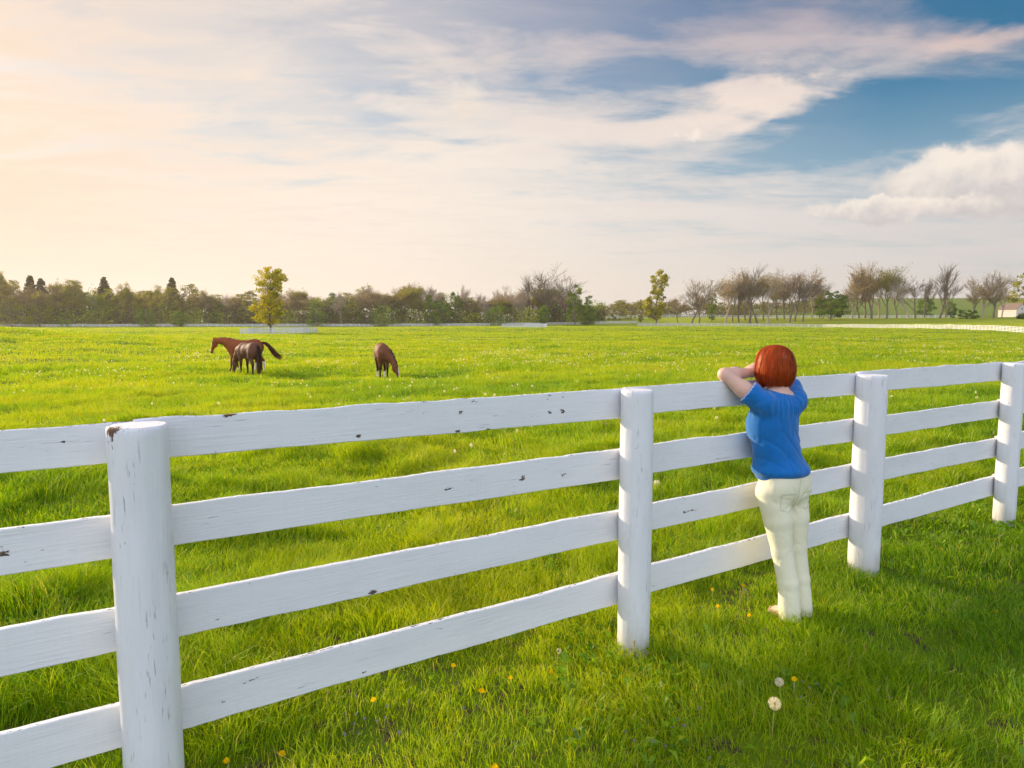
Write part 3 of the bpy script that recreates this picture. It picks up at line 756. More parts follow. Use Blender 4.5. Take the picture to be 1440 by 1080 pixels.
M_LEAF_BUD = mat_leaf('pale_buds', [(0, (.26, .19, .10)), (.5, (.42, .32, .14)), (1, (.56, .42, .20))], .45)
def build_trees():
    # ---- the lone trees
    H = 15.4
    t = leafy_tree(5, [(2.2, 1.5, .1), (3.6, 3.7, -.2), (5.6, 4.1, -.4), (7.6, 3.0, -.1), (9.3, 2.6, .3), (11.5, 3.5, .5), (13.4, 3.6, .4), (15.2, 1.6, .3)], H, 150, 48, .42, M_LEAF_YG, 'young_tree',
                   'lone yellow-green tree inside the square white pen on the left', crad=1.0, bark=M_BARK, tshift=.14)
    x, y = ud(380, 163); t.location = (x, y, float(hz(x, y)))
    t = leafy_tree(6, [(3, 2.5, -1), (6, 5.2, -1.4), (11, 5.4, -1.2), (15, 3.6, .2), (19, 4.0, 1.4), (22, 3.8, 1.5), (25, 1.5, 1.2)], 25.2, 150, 40, .7, M_LEAF_YG, 'tall_tree',
                   'tall narrow light green tree standing alone right of the centre of the horizon', crad=1.35, tshift=.0)
    put_tree(t, 923, 338, 380, h0=25.6, first=True)
    # ---- prototypes of the wood's trees
    G = 'trees along the far edge of the pasture'
    W = 'trees of the wood along the left horizon'
    bares = []
    for i, (sp, up, lean) in enumerate([(.44, .8, 0), (.52, .6, .12), (.38, 1.0, -.1), (.68, .4, 0), (.50, .7, .3)]):
        bares.append(dict(seed=60 + i, spread=sp, up=up, lean=lean))
    # individually readable bare trees on the right: (u, Y, vtop, kind, rot, width, leaf, label)
    spec = [
        (773, 352, 371, 3, 0, 1.5, 0, 'broad bare tree with pale limbs, tallest in the middle of the horizon'),
        (722, 362, 398, 0, 1, .8, 0, 'small bare tree left of the broad pale-limbed tree'),
        (954, 345, 416, 3, 2, .55, 1, 'low brown budding tree left of a forked bare tree, beside the light green tree'),
        (972, 340, 389, 1, 0, .72, 1, 'forked bare tree standing apart right of the light green tree'),
        (983, 346, 402, 2, 3, .5, 0, 'thin bare tree close behind the forked bare tree'),
        (1020, 342, 385, 0, 1, .75, 1, 'budding bare tree at the left end of the long bare row'),
        (1039, 346, 388, 2, 4, .6, 0, 'thin-trunked bare tree second in the long bare row'),
        (1054, 340, 371, 4, .6, .75, 0, 'tall bare tree leaning slightly in the left part of the bare row'),
        (1065, 338, 373, 2, 2.2, .72, 1, 'tall upright bare tree above the woman with buds in its crown'),
        (1080, 336, 377, 1, 5, .72, 1, 'bare tree with olive buds right above the woman'),
        (1110, 334, 376, 3, 1.1, .78, 1, 'spreading bare tree with several trunks in the middle of the bare row'),
        (1117, 340, 380, 0, 3.5, .72, 0, 'bare tree close behind the spreading many-trunked one'),
        (1129, 332, 392, 4, .2, .75, 0, 'bare tree leaning right at the end of the first bare row'),
        (1198, 336, 386, 2, 2.0, .6, 1, 'slim bare tree at the left of the right-hand group'),
        (1208, 342, 392, 0, 5.2, .55, 1, 'low slim bare tree behind the right-hand group'),
        (1225, 332, 367, 4, .1, .85, 1, 'tallest bare tree of the right-hand group, leaning right'),
        (1246, 330, 373, 1, .7, .75, 2, 'bare tree with olive-green buds at its top'),
        (1277, 326, 383, 3, 2.4, .95, 0, 'dark wide-spreading bare tree with low limbs'),
        (1287, 330, 386, 3, 4.9, .85, 0, 'second dark spreading bare tree touching the wide one'),
        (1321, 330, 372, 2, 1.3, .62, 0, 'tall thin bare tree right of the dark spreading pair'),
        (1329, 345, 394, 2, 4.3, .5, 0, 'faint thin bare tree beside the tall thin one'),
        (1381, 315, 381, 4, 3.2, .78, 0, 'bare tree leaning left near the farmhouse'),
        (1397, 312, 381, 1, .4, .72, 1, 'brown budding tree left of the farmhouse'),
    ]
    for i, (u, Y, vt, k, rot, wd, lf, lab) in enumerate(spec):
        b = bares[k]
        o = bare_tree(b['seed'] * 7 + i, 24, b['spread'], b['up'], (0, 2, 5)[lf], (None, M_LEAF_BUD, M_LEAF_OL)[lf], .42 if lf else .3, b['lean'], 'bare_tree', lab, G,
                      M_BARKPALE if i % 4 == 1 else M_BARK, fork=.16 if k in (3,) else .24, twig=.036)
        k_ = None
        x, y = ud(u, Y); z = float(hz(x, y)); kk = (CAMH + (452 - vt) * Y / 965 - z) / 24
        put_tree(o, u, Y, vt, rot=(0 if b['lean'] else rot), wscale=kk * (.95 + .40 * wd), h0=24, first=True)
    rs = np.random.default_rng(31)
    src = [o for o in scn.objects if o.name.startswith('bare_tree') and o.parent is None]
    for (u, Y, vt, lab) in [(1030, 352, 392, 'slender bare tree filling the gap at the left of the long bare row'), (1048, 356, 384, 'slender bare tree tucked behind the left part of the bare row'), (1073, 352, 382, 'pale slender bare tree just right above the hair of the woman'),
                            (1093, 350, 379, 'slender bare tree left of the spreading many-trunked one'), (1103, 354, 384, 'thin bare tree half hidden by the spreading many-trunked one'), (1141, 350, 390, 'bare tree just left of the round fresh green tree'),
                            (1152, 356, 396, 'low bare tree half behind the round fresh green tree'), (1216, 348, 377, 'slender bare tree left of the tallest one in the right-hand group'), (1236, 350, 374, 'slender bare tree right of the tallest one in the right-hand group'),
                            (1261, 346, 382, 'bare tree left of the dark spreading pair'), (1300, 345, 390, 'thin bare tree close right of the dark spreading pair'), (1368, 335, 388, 'faint bare tree above the wide dark green bush'),
                            (1408, 330, 388, 'brown bare tree touching the big olive-green tree at the right edge'), (742, 366, 386, 'bare tree left of the broad pale-limbed one, slightly lower'), (795, 364, 384, 'bare tree right of the broad pale-limbed one, above the fresh green tree')]:
        o = src[rs.integers(0, len(src))]; x, y = ud(u, Y); z = float(hz(x, y)); kk = (CAMH + (452 - vt) * Y / 965 - z) / 24
        put_tree(o, u, Y, vt, rot=rs.uniform(0, 6), wscale=kk * rs.uniform(.85, 1.1), h0=24, label=lab, group=G)
    # green ones among them
    dome = [(1.0, 3.2, 0), (3, 5.2, 0), (6, 5.6, 0), (9, 4.2, 0), (11, 1.5, 0)]
    tall = [(2, 2.5, 0), (5, 4.5, 0), (10, 4.8, .3), (15, 3.8, .2), (19, 1.6, 0)]
    cone = [(.6, 3.4, 0), (3, 4.2, 0), (7, 3.6, 0), (11, 2.2, 0), (14, .8, 0)]
    gspec = [
        (808, 340, 401, tall, 19.4, M_LEAF_G, .12, .95, 'fresh green tree right of the broad pale-limbed bare tree'),
        (828, 337, 415, cone, 14.5, M_LEAF_G, .05, 1.0, 'conical green tree on the right end of the middle wood'),
        (765, 340, 428, dome, 11.4, M_LEAF_G, -.22, .7, 'dark green shrub at the foot of the broad pale-limbed tree'),
        (1001, 352, 410, tall, 19.4, M_LEAF_G, .02, .7, 'green leafy tree behind the start of the bare row'),
        (1168, 334, 409, dome, 11.4, M_LEAF_G, .08, 1.25, 'round fresh green tree between the two bare groups'),
        (901, 350, 421, tall, 19.4, M_LEAF_OL, .0, .65, 'small brown-green tree left of the light green one'),
        (1300, 425, 418, dome, 11.4, M_LEAF_G, -.2, .9, 'dark green round tree in the field behind the spreading pair'),
        (1335, 415, 424, dome, 11.4, M_LEAF_G, -.25, .7, 'small dark green tree in the field left of the farmhouse'),
        (604, 352, 415, tall, 19.4, M_LEAF_G, .05, 1.0, 'bright green tree in front of the brown wood, middle left'),
        (618, 352, 421, dome, 11.4, M_LEAF_G, -.05, .9, 'green tree touching the bright green one in the middle wood'),
    ]
    for i, (u, Y, vt, pr, h, mt, ts, wd, lab) in enumerate(gspec):
        o = leafy_tree(200 + i, pr, h, 80, 60, .5, mt, 'leafy_tree', lab, G, 1.25, tshift=ts)
        x, y = ud(u, Y); z = float(hz(x, y)); kk = (CAMH + (452 - vt) * Y / 965 - z) / h
        put_tree(o, u, Y, vt, wscale=kk * wd, h0=h, first=True)
    def bush(u, Y, vt, wpx, lab, mt, ts, seed, name='shrub'):
        rs = np.random.default_rng(seed)
        w = wpx * Y / 965 / 2; x, y = ud(u, Y); z = float(hz(x, y)); h = max(1.6, CAMH + (452 - vt) * Y / 965 - z)
        o = leafy_tree(seed, [(.2, w * .8, 0), (h * .35, w, 0), (h * .7, w * .8, 0), (h, w * .3, 0)], h, 46, 36, .55, mt, name, lab, 'shrubs at the far edge of the pasture', max(.6, h * .16), cat='shrub', tshift=ts)
        o.location = (x, y, z)
    bush(1358, 312, 435, 40, 'wide dark green bush beside the curving white fence', M_LEAF_G, -.12, 301)
    bush(1437, 300, 450, 16, 'low dark bush below the farmhouse', M_LEAF_G, -.25, 302)
    bush(540, 345, 430, 40, 'rounded olive-green bush at the foot of the middle wood', M_LEAF_G, -.02, 303)
    bush(91, 352, 440, 24, 'bright green bush at the foot of the wood, far left', M_LEAF_G, .1, 304)
    bush(205, 350, 429, 34, 'green bush at the foot of the wood below a round brown crown', M_LEAF_G, .02, 305)
    bush(252, 350, 439, 24, 'light green bush at the foot of the wood below the pointed conifer', M_LEAF_G, .12, 306)
    bush(700, 345, 425, 34, 'round green bush left of the broad pale-limbed tree', M_LEAF_G, -.05, 307)
    bush(445, 348, 421, 34, 'green bush with a paler top right of the lone yellow-green tree', M_LEAF_G, -.02, 308)
    bush(16, 345, 416, 60, 'big yellow-olive bush at the far left edge of the wood', M_LEAF_YG, -.25, 309)
    bush(56, 350, 412, 44, 'yellow-olive bush next to the big one at the far left', M_LEAF_YG, -.3, 310)
    bush(870, 372, 436, 60, 'low olive thicket in front of the distant field fence', M_LEAF_OL, 0, 311)
    bush(135, 352, 407, 34, 'tall olive-green bush left of the round conifer crowns', M_LEAF_G, -.02, 312)
    # ---- the wood on the left: copies of a few kinds
    cpro = [conifer(400 + i, 20) for i in range(2)]
    cs = [(46, 372, 389, 'dark conifer, tallest point near the left edge of the wood'), (61, 374, 393, 'smaller dark conifer right beside the tallest left one'),
          (149, 376, 391, 'conifer rising above the left part of the wood'), (244, 374, 392, 'pointed conifer rising above the wood left of the horses')]
    for i, (u, Y, vt, lab) in enumerate(cs):
        if i < 2: put_tree(cpro[i], u, Y, vt, rot=i, h0=20, wscale=1.15, first=True, label=lab)
        else: put_tree(cpro[i % 2], u, Y, vt, rot=i * 2.1, h0=20, wscale=1.15, label=lab)
        if i < 2: cpro[i]['group'] = W
    rs = np.random.default_rng(77)
    kinds = []
    for i in range(3):
        kinds.append(bare_tree(500 + i, 24, .58 + .06 * i, .6, 7, M_LEAF_BR, .42, 0, 'budding_tree', 'brown budding tree in the wood along the left horizon', W, twig=.05))
    for i in range(2):
        kinds.append(bare_tree(520 + i, 24, .6, .6, 16, M_LEAF_OL, .5, 0, 'budding_tree', 'olive-brown budding tree in the wood along the left horizon', W, twig=.05))
    for i in range(2):
        kinds.append(leafy_tree(530 + i, [(3, 4, 0), (8, 5.5, 0), (15, 5.5, 0), (20, 4.4, 0), (23.5, 2, 0)], 24, 90, 70, .6, M_LEAF_OL, 'wood_tree', 'dense olive-brown tree in the wood along the left horizon', W, 1.7))
    for i in range(2):
        kinds.append(leafy_tree(535 + i, [(3, 3.5, 0), (8, 5.0, 0), (14, 5.2, 0), (19, 4.0, 0), (23, 1.8, 0)], 24, 90, 60, .55, (M_LEAF_YG, M_LEAF_G)[i], 'wood_tree', ('yellow-green', 'fresh green')[i] + ' spring tree in the wood along the left horizon', W, 1.6, tshift=(-.42, -.08)[i]))
    for i in range(2):
        kinds.append(bare_tree(540 + i, 24, .5, .8, 0, None, .5, 0, 'bare_wood_tree', 'leafless grey-brown tree in the wood along the middle horizon', W, M_BARKPALE, twig=.06))
    prof_u = [-40, 0, 14, 30, 60, 95, 130, 170, 200, 225, 270, 320, 350, 420, 480, 560, 600, 660, 710, 740, 800, 850]
    prof_v = [372, 376, 384, 404, 402, 391, 400, 399, 396, 402, 402, 407, 408, 405, 402, 400, 398, 404, 406, 402, 410, 424]
    used = [False] * len(kinds)
    row = []
    u = -36.0
    while u < 850:
        row.append((u + rs.uniform(-4, 4), rs.uniform(356, 385), 0)); u += rs.uniform(8.5, 13)
    u = -30.0
    while u < 850:
        row.append((u + rs.uniform(-4, 4), rs.uniform(392, 430), 1)); u += rs.uniform(14, 22)
    for (u, Y, back) in row:
        f = smooth(260, 470, u)
        w = np.array([.8, .8, .8, 1.4 * (1 - f) + .3, 1.4 * (1 - f) + .3, 2.2 * (1 - f) + .1, 2.2 * (1 - f) + .1, 1.5 * (1 - f) + .4, .95, 1.6 * f, 1.6 * f]); k = rs.choice(len(kinds), p=w / w.sum())
        vt = np.interp(u, prof_u, prof_v) + rs.uniform(-4, 15) + (2 if back else 0) + (9 if k in (7, 8) else 0)
        kw = dict(rot=rs.uniform(0, 6), h0=24, wscale=rs.uniform(.75, 1.15))
        put_tree(kinds[k], u, Y, vt, first=not used[k], **kw); used[k] = True
    for k, o in enumerate(kinds):
        if not used[k]: put_tree(o, 300, 380, 408, first=True)
    # distant wood right of the middle, beyond the field
    more = []
    for u in np.arange(850, 1190, 9.0):
        k = rs.choice([0, 3, 5, 6]); Y = rs.uniform(520, 600)
        o = put_tree(kinds[k], u + rs.uniform(-3, 3), Y, 424 + rs.uniform(-3, 7), rot=rs.uniform(0, 6), wscale=rs.uniform(.9, 1.3),
                     label='far brown tree in the distant wood behind the right-hand bare trees', group='trees of the distant wood')
    # undergrowth mass of the wood
    C = []; T = []
    n = 60000
    u = rs.uniform(-60, 850, n); Y = rs.uniform(354, 425, n)
    x = (u - 720) / 965 * Y; y = Y * .996
    hmax = 9.5 + 5 * (fbm(x / 14, y / 30, 91) - .5) * 2; hmax = np.where(u > 560, hmax * .85, hmax)
    lump = fbm(x / 7, y / 12, 93)
    zz = rs.uniform(0, 1, n) ** 1.1 * hmax * (.5 + lump)
    C = np.stack([x, y, hz(x, y) + zz], -1)
    g = fbm(x / 11 + 3, y / 25, 95, 3)
    t = np.clip((g - .5) * 2.6 + .54 + rs.normal(0, .13, n), 0, 1)
    gap = (u > 585) & (u < 735) & (rs.uniform(0, 1, n) < .2)
    C = C[~gap]; t = t[~gap]
    n = 9000; u = rs.uniform(842, 1195, n); Y = rs.uniform(505, 600, n); x = (u - 720) / 965 * Y; y = Y * .996
    C = np.concatenate([C, np.stack([x, y, hz(x, y) + rs.uniform(0, 1, n) * (6 + 5 * fbm(x / 12, y / 30, 97))], -1)]); t = np.concatenate([t, np.clip(.35 + rs.normal(0, .14, n), 0, 1)])
    v, f, tt = leaf_quads(C, 1.05, rs, t)
    M = mat_leaf('undergrowth', [(0, (.07, .08, .045)), (.35, (.16, .14, .08)), (.46, (.25, .23, .08)), (.64, (.19, .31, .04)), (1, (.42, .48, .04))], .35)
    link('woodland_undergrowth', mesh_np('woodland_undergrowth', v, [f], [M], False, {'tint': tt}), kind='stuff', cat='undergrowth',
         label='tangled brown and green undergrowth filling the foot of the far wood')
build_trees()

# ------------------------------------------------------------------ farmhouse and shed
def box(x0, x1, y0, y1, z0, z1):
    v = np.array([(x, y, z) for z in (z0, z1) for x, y in ((x0, y0), (x1, y0), (x1, y1), (x0, y1))], float)
    f = np.array([[0, 1, 5, 4], [1, 2, 6, 5], [2, 3, 7, 6], [3, 0, 4, 7], [4, 5, 6, 7], [3, 2, 1, 0]])
    return v, f
def boxes(name, L, m, parent, **kw):
    V = []; F = []; o = 0
    for b in L:
        v, f = box(*b); V.append(v); F.append(f + o); o += 8
    return link(name, mesh_np(name, np.concatenate(V), [np.concatenate(F)], [m]), parent, **kw)

def gable(name, x0, x1, y0, y1, ze, zr, m, parent, over=.5, th=.25):
    """pitched roof, ridge along y"""
    xm = (x0 + x1) / 2; k = (zr - ze) / (xm - x0)
    a0, a1 = x0 - over, x1 + over; b0, b1 = y0 - over, y1 + over; zl = ze - over * k
    pts = []
    for y in (b0, b1):
        pts += [(a0, y, zl), (xm, y, zr), (a1, y, zl), (a1, y, zl + th), (xm, y, zr + th), (a0, y, zl + th)]
    f = [[0, 1, 4, 5], [1, 2, 3, 4], [7, 6, 11, 10], [8, 7, 10, 9], [5, 4, 10, 11], [4, 3, 9, 10], [0, 6, 7, 1], [1, 7, 8, 2], [0, 5, 11, 6], [2, 8, 9, 3]]
    return link(name, mesh_np(name, pts, [np.array(f)], [m]), parent)

def build_house():
    Mw = simple_mat('white_siding', (.70, .62, .55), .7, .06, 2); Mr = simple_mat('brown_roof', (.24, .17, .13), .9, .15, 3)
    Mg = simple_mat('window_glass_dark', (.04, .05, .06), .15, .1, 2, spec=.6)
    x, y = ud(1436, 455); z = float(hz(x, y))
    h = link('farmhouse', None, loc=(x, y, z), rot=(0, 0, R(20)), label='pale farmhouse with a brown gabled roof at the right edge of the horizon', cat='house')
    W = 5.2
    v = [(-W, 0, -1), (W, 0, -1), (W, 12, -1), (-W, 12, -1), (-W, 0, 6), (W, 0, 6), (W, 12, 6), (-W, 12, 6), (0, 0, 9.6), (0, 12, 9.6)]
    me = bpy.data.meshes.new('wall'); me.from_pydata(v, [], [(0, 1, 5, 8, 4), (2, 3, 7, 9, 6), (1, 2, 6, 5), (3, 0, 4, 7)]); me.materials.append(Mw)
    link('wall', me, h)
    gable('roof', -W, W, 0, 12, 6.02, 9.62, Mr, h)
    for (wx, wz) in ((-2.6, 1.6), (2.4, 1.6), (0, 5.2)):
        w = boxes('window', [(wx - .6, wx + .6, -.06, -.003, wz, wz + 1.6)], Mw, h); boxes('pane', [(wx - .48, wx + .48, -.08, -.062, wz + .1, wz + 1.5)], Mg, w)
    boxes('porch', [(-1, 6.5, -3, -.1, 3.0, 3.25), (-.9, -.7, -2.9, -2.7, -.5, 3), (6.2, 6.4, -2.9, -2.7, -.5, 3), (2.6, 2.8, -2.9, -2.7, -.5, 3)], Mr, h)
    t = leafy_tree(350, [(4, 3, 0), (8, 9, 0), (14, 12, 0), (20, 11, 1), (26, 9, 0), (30, 3, 0)], 30, 60, 60, 1.1, M_LEAF_YG, 'large_leafy_tree', 'large olive-green tree at the right edge rising over the farmhouse', None, 2.6, tshift=-.22)
    x, y = ud(1441, 470); t.location = (x, y, float(hz(x, y))); t.scale = (1.2, 1.2, 1.0)
    Ms = simple_mat('shed_roof', (.55, .55, .56), .5, .05, 2)
    x, y = ud(704, 352); z = float(hz(x, y))
    s = link('shed', None, loc=(x, y, z), label='tiny white shed among the trees near the middle of the horizon', cat='shed')
    boxes('wall', [(-2.2, 2.2, 0, 4, -.6, 2.4)], Mw, s); gable('roof', -2.2, 2.2, 0, 4, 2.42, 3.6, Ms, s, .25, .12)
build_house()
#PART3
# ------------------------------------------------------------------ implicit modelling
class Blob:
    """rounded solids blended on a grid, meshed by surface nets"""
    def __init__(s, lo, hi, h):
        s.lo = np.array(lo, float); s.h = h
        s.n = np.ceil((np.array(hi) - s.lo) / h).astype(int) + 1
        s.F = np.full(s.n, 9.0, dtype=np.float32)
    def _win(s, a, b, pad):
        i0 = np.maximum(0, np.floor((np.minimum(a, b) - pad - s.lo) / s.h).astype(int)); i1 = np.minimum(s.n, np.ceil((np.maximum(a, b) + pad - s.lo) / s.h).astype(int) + 1)
        if (i1 <= i0).any(): return None, None
        ax = [s.lo[k] + s.h * np.arange(i0[k], i1[k]) for k in range(3)]
        X = np.stack(np.meshgrid(*ax, indexing='ij'), -1)
        return tuple(slice(i0[k], i1[k]) for k in range(3)), X
    def _op(s, w, d, k, sub):
        a = s.F[w]
        if sub:
            if k > 0:
                q = np.clip(.5 - .5 * (a + d) / k, 0, 1); s.F[w] = a * (1 - q) - d * q + k * q * (1 - q)
            else: s.F[w] = np.maximum(a, -d)
        else:
            q = np.clip(.5 + .5 * (a - d) / k, 0, 1); s.F[w] = a * (1 - q) + d * q - k * q * (1 - q)
    def cone(s, a, b, ra, rb, k=.03, sub=False):
        a = np.array(a, float); b = np.array(b, float)
        w, X = s._win(a, b, max(ra, rb) + 2 * k + 4 * s.h)
        if w is None: return s
        ab = b - a; t = np.clip(((X - a) @ ab) / max(1e-9, ab @ ab), 0, 1)
        d = np.linalg.norm(X - a - t[..., None] * ab, axis=-1) - (ra + (rb - ra) * t)
        s._op(w, d, k, sub); return s
    def chain(s, pts, k=.03):
        """pts: [(x,y,z,r), ...]"""
        for p, q in zip(pts[:-1], pts[1:]): s.cone(p[:3], q[:3], p[3], q[3], k)
        return s
    def ell(s, c, r, k=.03, rot=None, sub=False):
        c = np.array(c, float); r = np.array(r, float); m = r.max()
        w, X = s._win(c - m, c + m, 2 * k + 4 * s.h)
        if w is None: return s
        q = X - c
        if rot is not None: q = q @ np.array(rot)          # columns of rot are the local axes
        l = np.linalg.norm(q / r, axis=-1); l2 = np.linalg.norm(q / (r * r), axis=-1)
        d = l * (l - 1) / np.maximum(l2, 1e-6)
        s._op(w, d, k, sub); return s
    def field(s, fn):
        ax = [s.lo[k] + s.h * np.arange(s.n[k]) for k in range(3)]
        X = np.stack(np.meshgrid(*ax, indexing='ij'), -1); s.F = fn(s.F, X).astype(np.float32); return s
    def mesh(s):
        F = s.F.copy(); F[0] = F[-1] = 9; F[:, 0] = F[:, -1] = 9; F[:, :, 0] = F[:, :, -1] = 9
        I = F < 0; n = s.n
        acc = np.zeros(tuple(n - 1) + (3,)); cnt = np.zeros(tuple(n - 1))
        for ax in range(3):
            o = [a for a in range(3) if a != ax]
            for da in (0, 1):
                for db in (0, 1):
                    sl0 = [None] * 3; sl1 = [None] * 3
                    sl0[ax] = slice(0, n[ax] - 1); sl1[ax] = slice(1, n[ax])
                    sl0[o[0]] = sl1[o[0]] = slice(da, n[o[0]] - 1 + da); sl0[o[1]] = sl1[o[1]] = slice(db, n[o[1]] - 1 + db)
                    f0 = F[tuple(sl0)]; f1 = F[tuple(sl1)]; cr = (f0 < 0) != (f1 < 0)
                    t = np.where(cr, f0 / np.where(f0 == f1, 1, f0 - f1), 0)
                    acc[..., ax] += np.where(cr, t, 0); acc[..., o[0]] += cr * da; acc[..., o[1]] += cr * db; cnt += cr
        act = cnt > 0; ids = np.full(act.shape, -1, dtype=np.int64); ids[act] = np.arange(act.sum())
        gi = np.argwhere(act); V = s.lo + s.h * (gi + acc[act] / cnt[act][:, None])
        Q = []
        for ax in range(3):
            o = [a for a in range(3) if a != ax]
            sl0 = [slice(1, n[k] - 1) for k in range(3)]; sl1 = list(sl0)
            sl0[ax] = slice(0, n[ax] - 1); sl1[ax] = slice(1, n[ax])
            i0 = I[tuple(sl0)]; i1 = I[tuple(sl1)]
            for flip, cr in ((False, i0 & ~i1), (True, ~i0 & i1)):
                e = np.argwhere(cr)
                if not len(e): continue
                base = e.copy(); base[:, o[0]] += 1; base[:, o[1]] += 1
                def cid(da, db):
                    c = base.copy(); c[:, o[0]] -= da; c[:, o[1]] -= db; return ids[c[:, 0], c[:, 1], c[:, 2]]
                q = np.stack([cid(1, 1), cid(0, 1), cid(0, 0), cid(1, 0)], -1)
                if flip != (ax == 1): q = q[:, ::-1]
                Q.append(q)
        return V, np.concatenate(Q)

def relax(V, Q, it=2, lam=.5):
    e = np.concatenate([Q[:, [0, 1]], Q[:, [1, 2]], Q[:, [2, 3]], Q[:, [3, 0]]]); e = np.concatenate([e, e[:, ::-1]])
    for _ in range(it):
        S = np.zeros_like(V); c = np.bincount(e[:, 0], minlength=len(V)).astype(float)
        for k in range(3): S[:, k] = np.bincount(e[:, 0], weights=V[e[:, 1], k], minlength=len(V))
        V = V + lam * (S / np.maximum(c, 1)[:, None] - V)
    return V

def waves(X, seed, n=8, f0=10, f1=40, st=(1, 1, 1)):
    """smooth pseudo-random field about 0"""
    rs = np.random.default_rng(seed); o = np.zeros(X.shape[:-1])
    for i in range(n):
        f = rs.uniform(f0, f1); d = rs.normal(0, 1, 3) * np.array(st); d /= np.linalg.norm(d)
        o += np.sin(X @ d * f + rs.uniform(0, 6.28) + 1.3 * np.sin(X @ rs.normal(0, 1, 3) * f * .25 + rs.uniform(0, 6)))
    return o / n ** .5

def mat_vcol(name, rough=.6, spec=.3, sss=0, grain=0, gs=200, stretch=(1, 1, 1), bump=.3, sheen=0):
    m, T = mat_new(name)
    o = T.n('ShaderNodeOutputMaterial'); b = T.n('ShaderNodeBsdfPrincipled')
    tc = T.n('ShaderNodeTexCoord').outputs['Object']; nz = T.noise(T.mapping(tc, stretch), gs, 4, .6)
    c = T.attr('col', 'Color')
    if grain: c = T.mix(grain, c, T.mix(1, c, T.mix(nz, (.35, .35, .35), (1.6, 1.6, 1.6)), 'MULTIPLY'))
    T.put(b.inputs['Base Color'], c); b.inputs['Roughness'].default_value = rough; b.inputs['Specular IOR Level'].default_value = spec
    if sss:
        b.inputs['Subsurface Weight'].default_value = sss; b.inputs['Subsurface Radius'].default_value = (.010, .004, .002); b.inputs['Subsurface Scale'].default_value = 1
    if sheen: b.inputs['Sheen Weight'].default_value = sheen
    bp = T.n('ShaderNodeBump'); bp.inputs['Strength'].default_value = bump; bp.inputs['Distance'].default_value = .002
    T.put(bp.inputs['Height'], nz); T.put(b.inputs['Normal'], bp.outputs[0])
    T.put(o.inputs[0], b.outputs[0])
    return m

# ------------------------------------------------------------------ horses
def strands(name, P, W, col, rs, mat, parent, jit=.02, n=120):
    """hair: ribbons following a guide P (m,3) with half-width W"""
    m = len(P); V = []; F = []; C = []; o = 0
    for i in range(n):
        off = rs.normal(0, 1, 3); off /= max(1, np.linalg.norm(off))
        L = rs.uniform(.7, 1.0); idx = np.linspace(0, (m - 1) * L, 7)
        pts = np.stack([np.interp(idx, np.arange(m), P[:, k]) for k in range(3)], -1)
        ww = np.interp(idx, np.arange(m), W)
        pts = pts + off * ww[:, None] + rs.normal(0, jit, 3) * np.linspace(0, 1, 7)[:, None]
        d = pts[-1] - pts[0]; s = np.cross(d, rs.normal(0, 1, 3)); s /= np.linalg.norm(s) + 1e-9
        hw = np.linspace(.014, .004, 7)[:, None]
        V.append(np.concatenate([pts - s * hw, pts + s * hw])); q = np.arange(6)
        F.append(np.stack([q, q + 1, q + 8, q + 7], -1) + o); o += 14
        cc = np.array(col(i, rs)); C.append(np.tile(cc, (14, 1)) if cc.ndim == 1 else cc)
    return link(name, mesh_np(name, np.concatenate(V), [np.concatenate(F)], [mat], False, {'col': np.concatenate(C)}), parent)

M_COAT = mat_vcol('horse_coat', .68, .22, 0, .25, 30, (1, 1, 1), .1)
M_HAIRCOARSE = mat_vcol('horse_hair', .5, .4, 0, .2, 60)

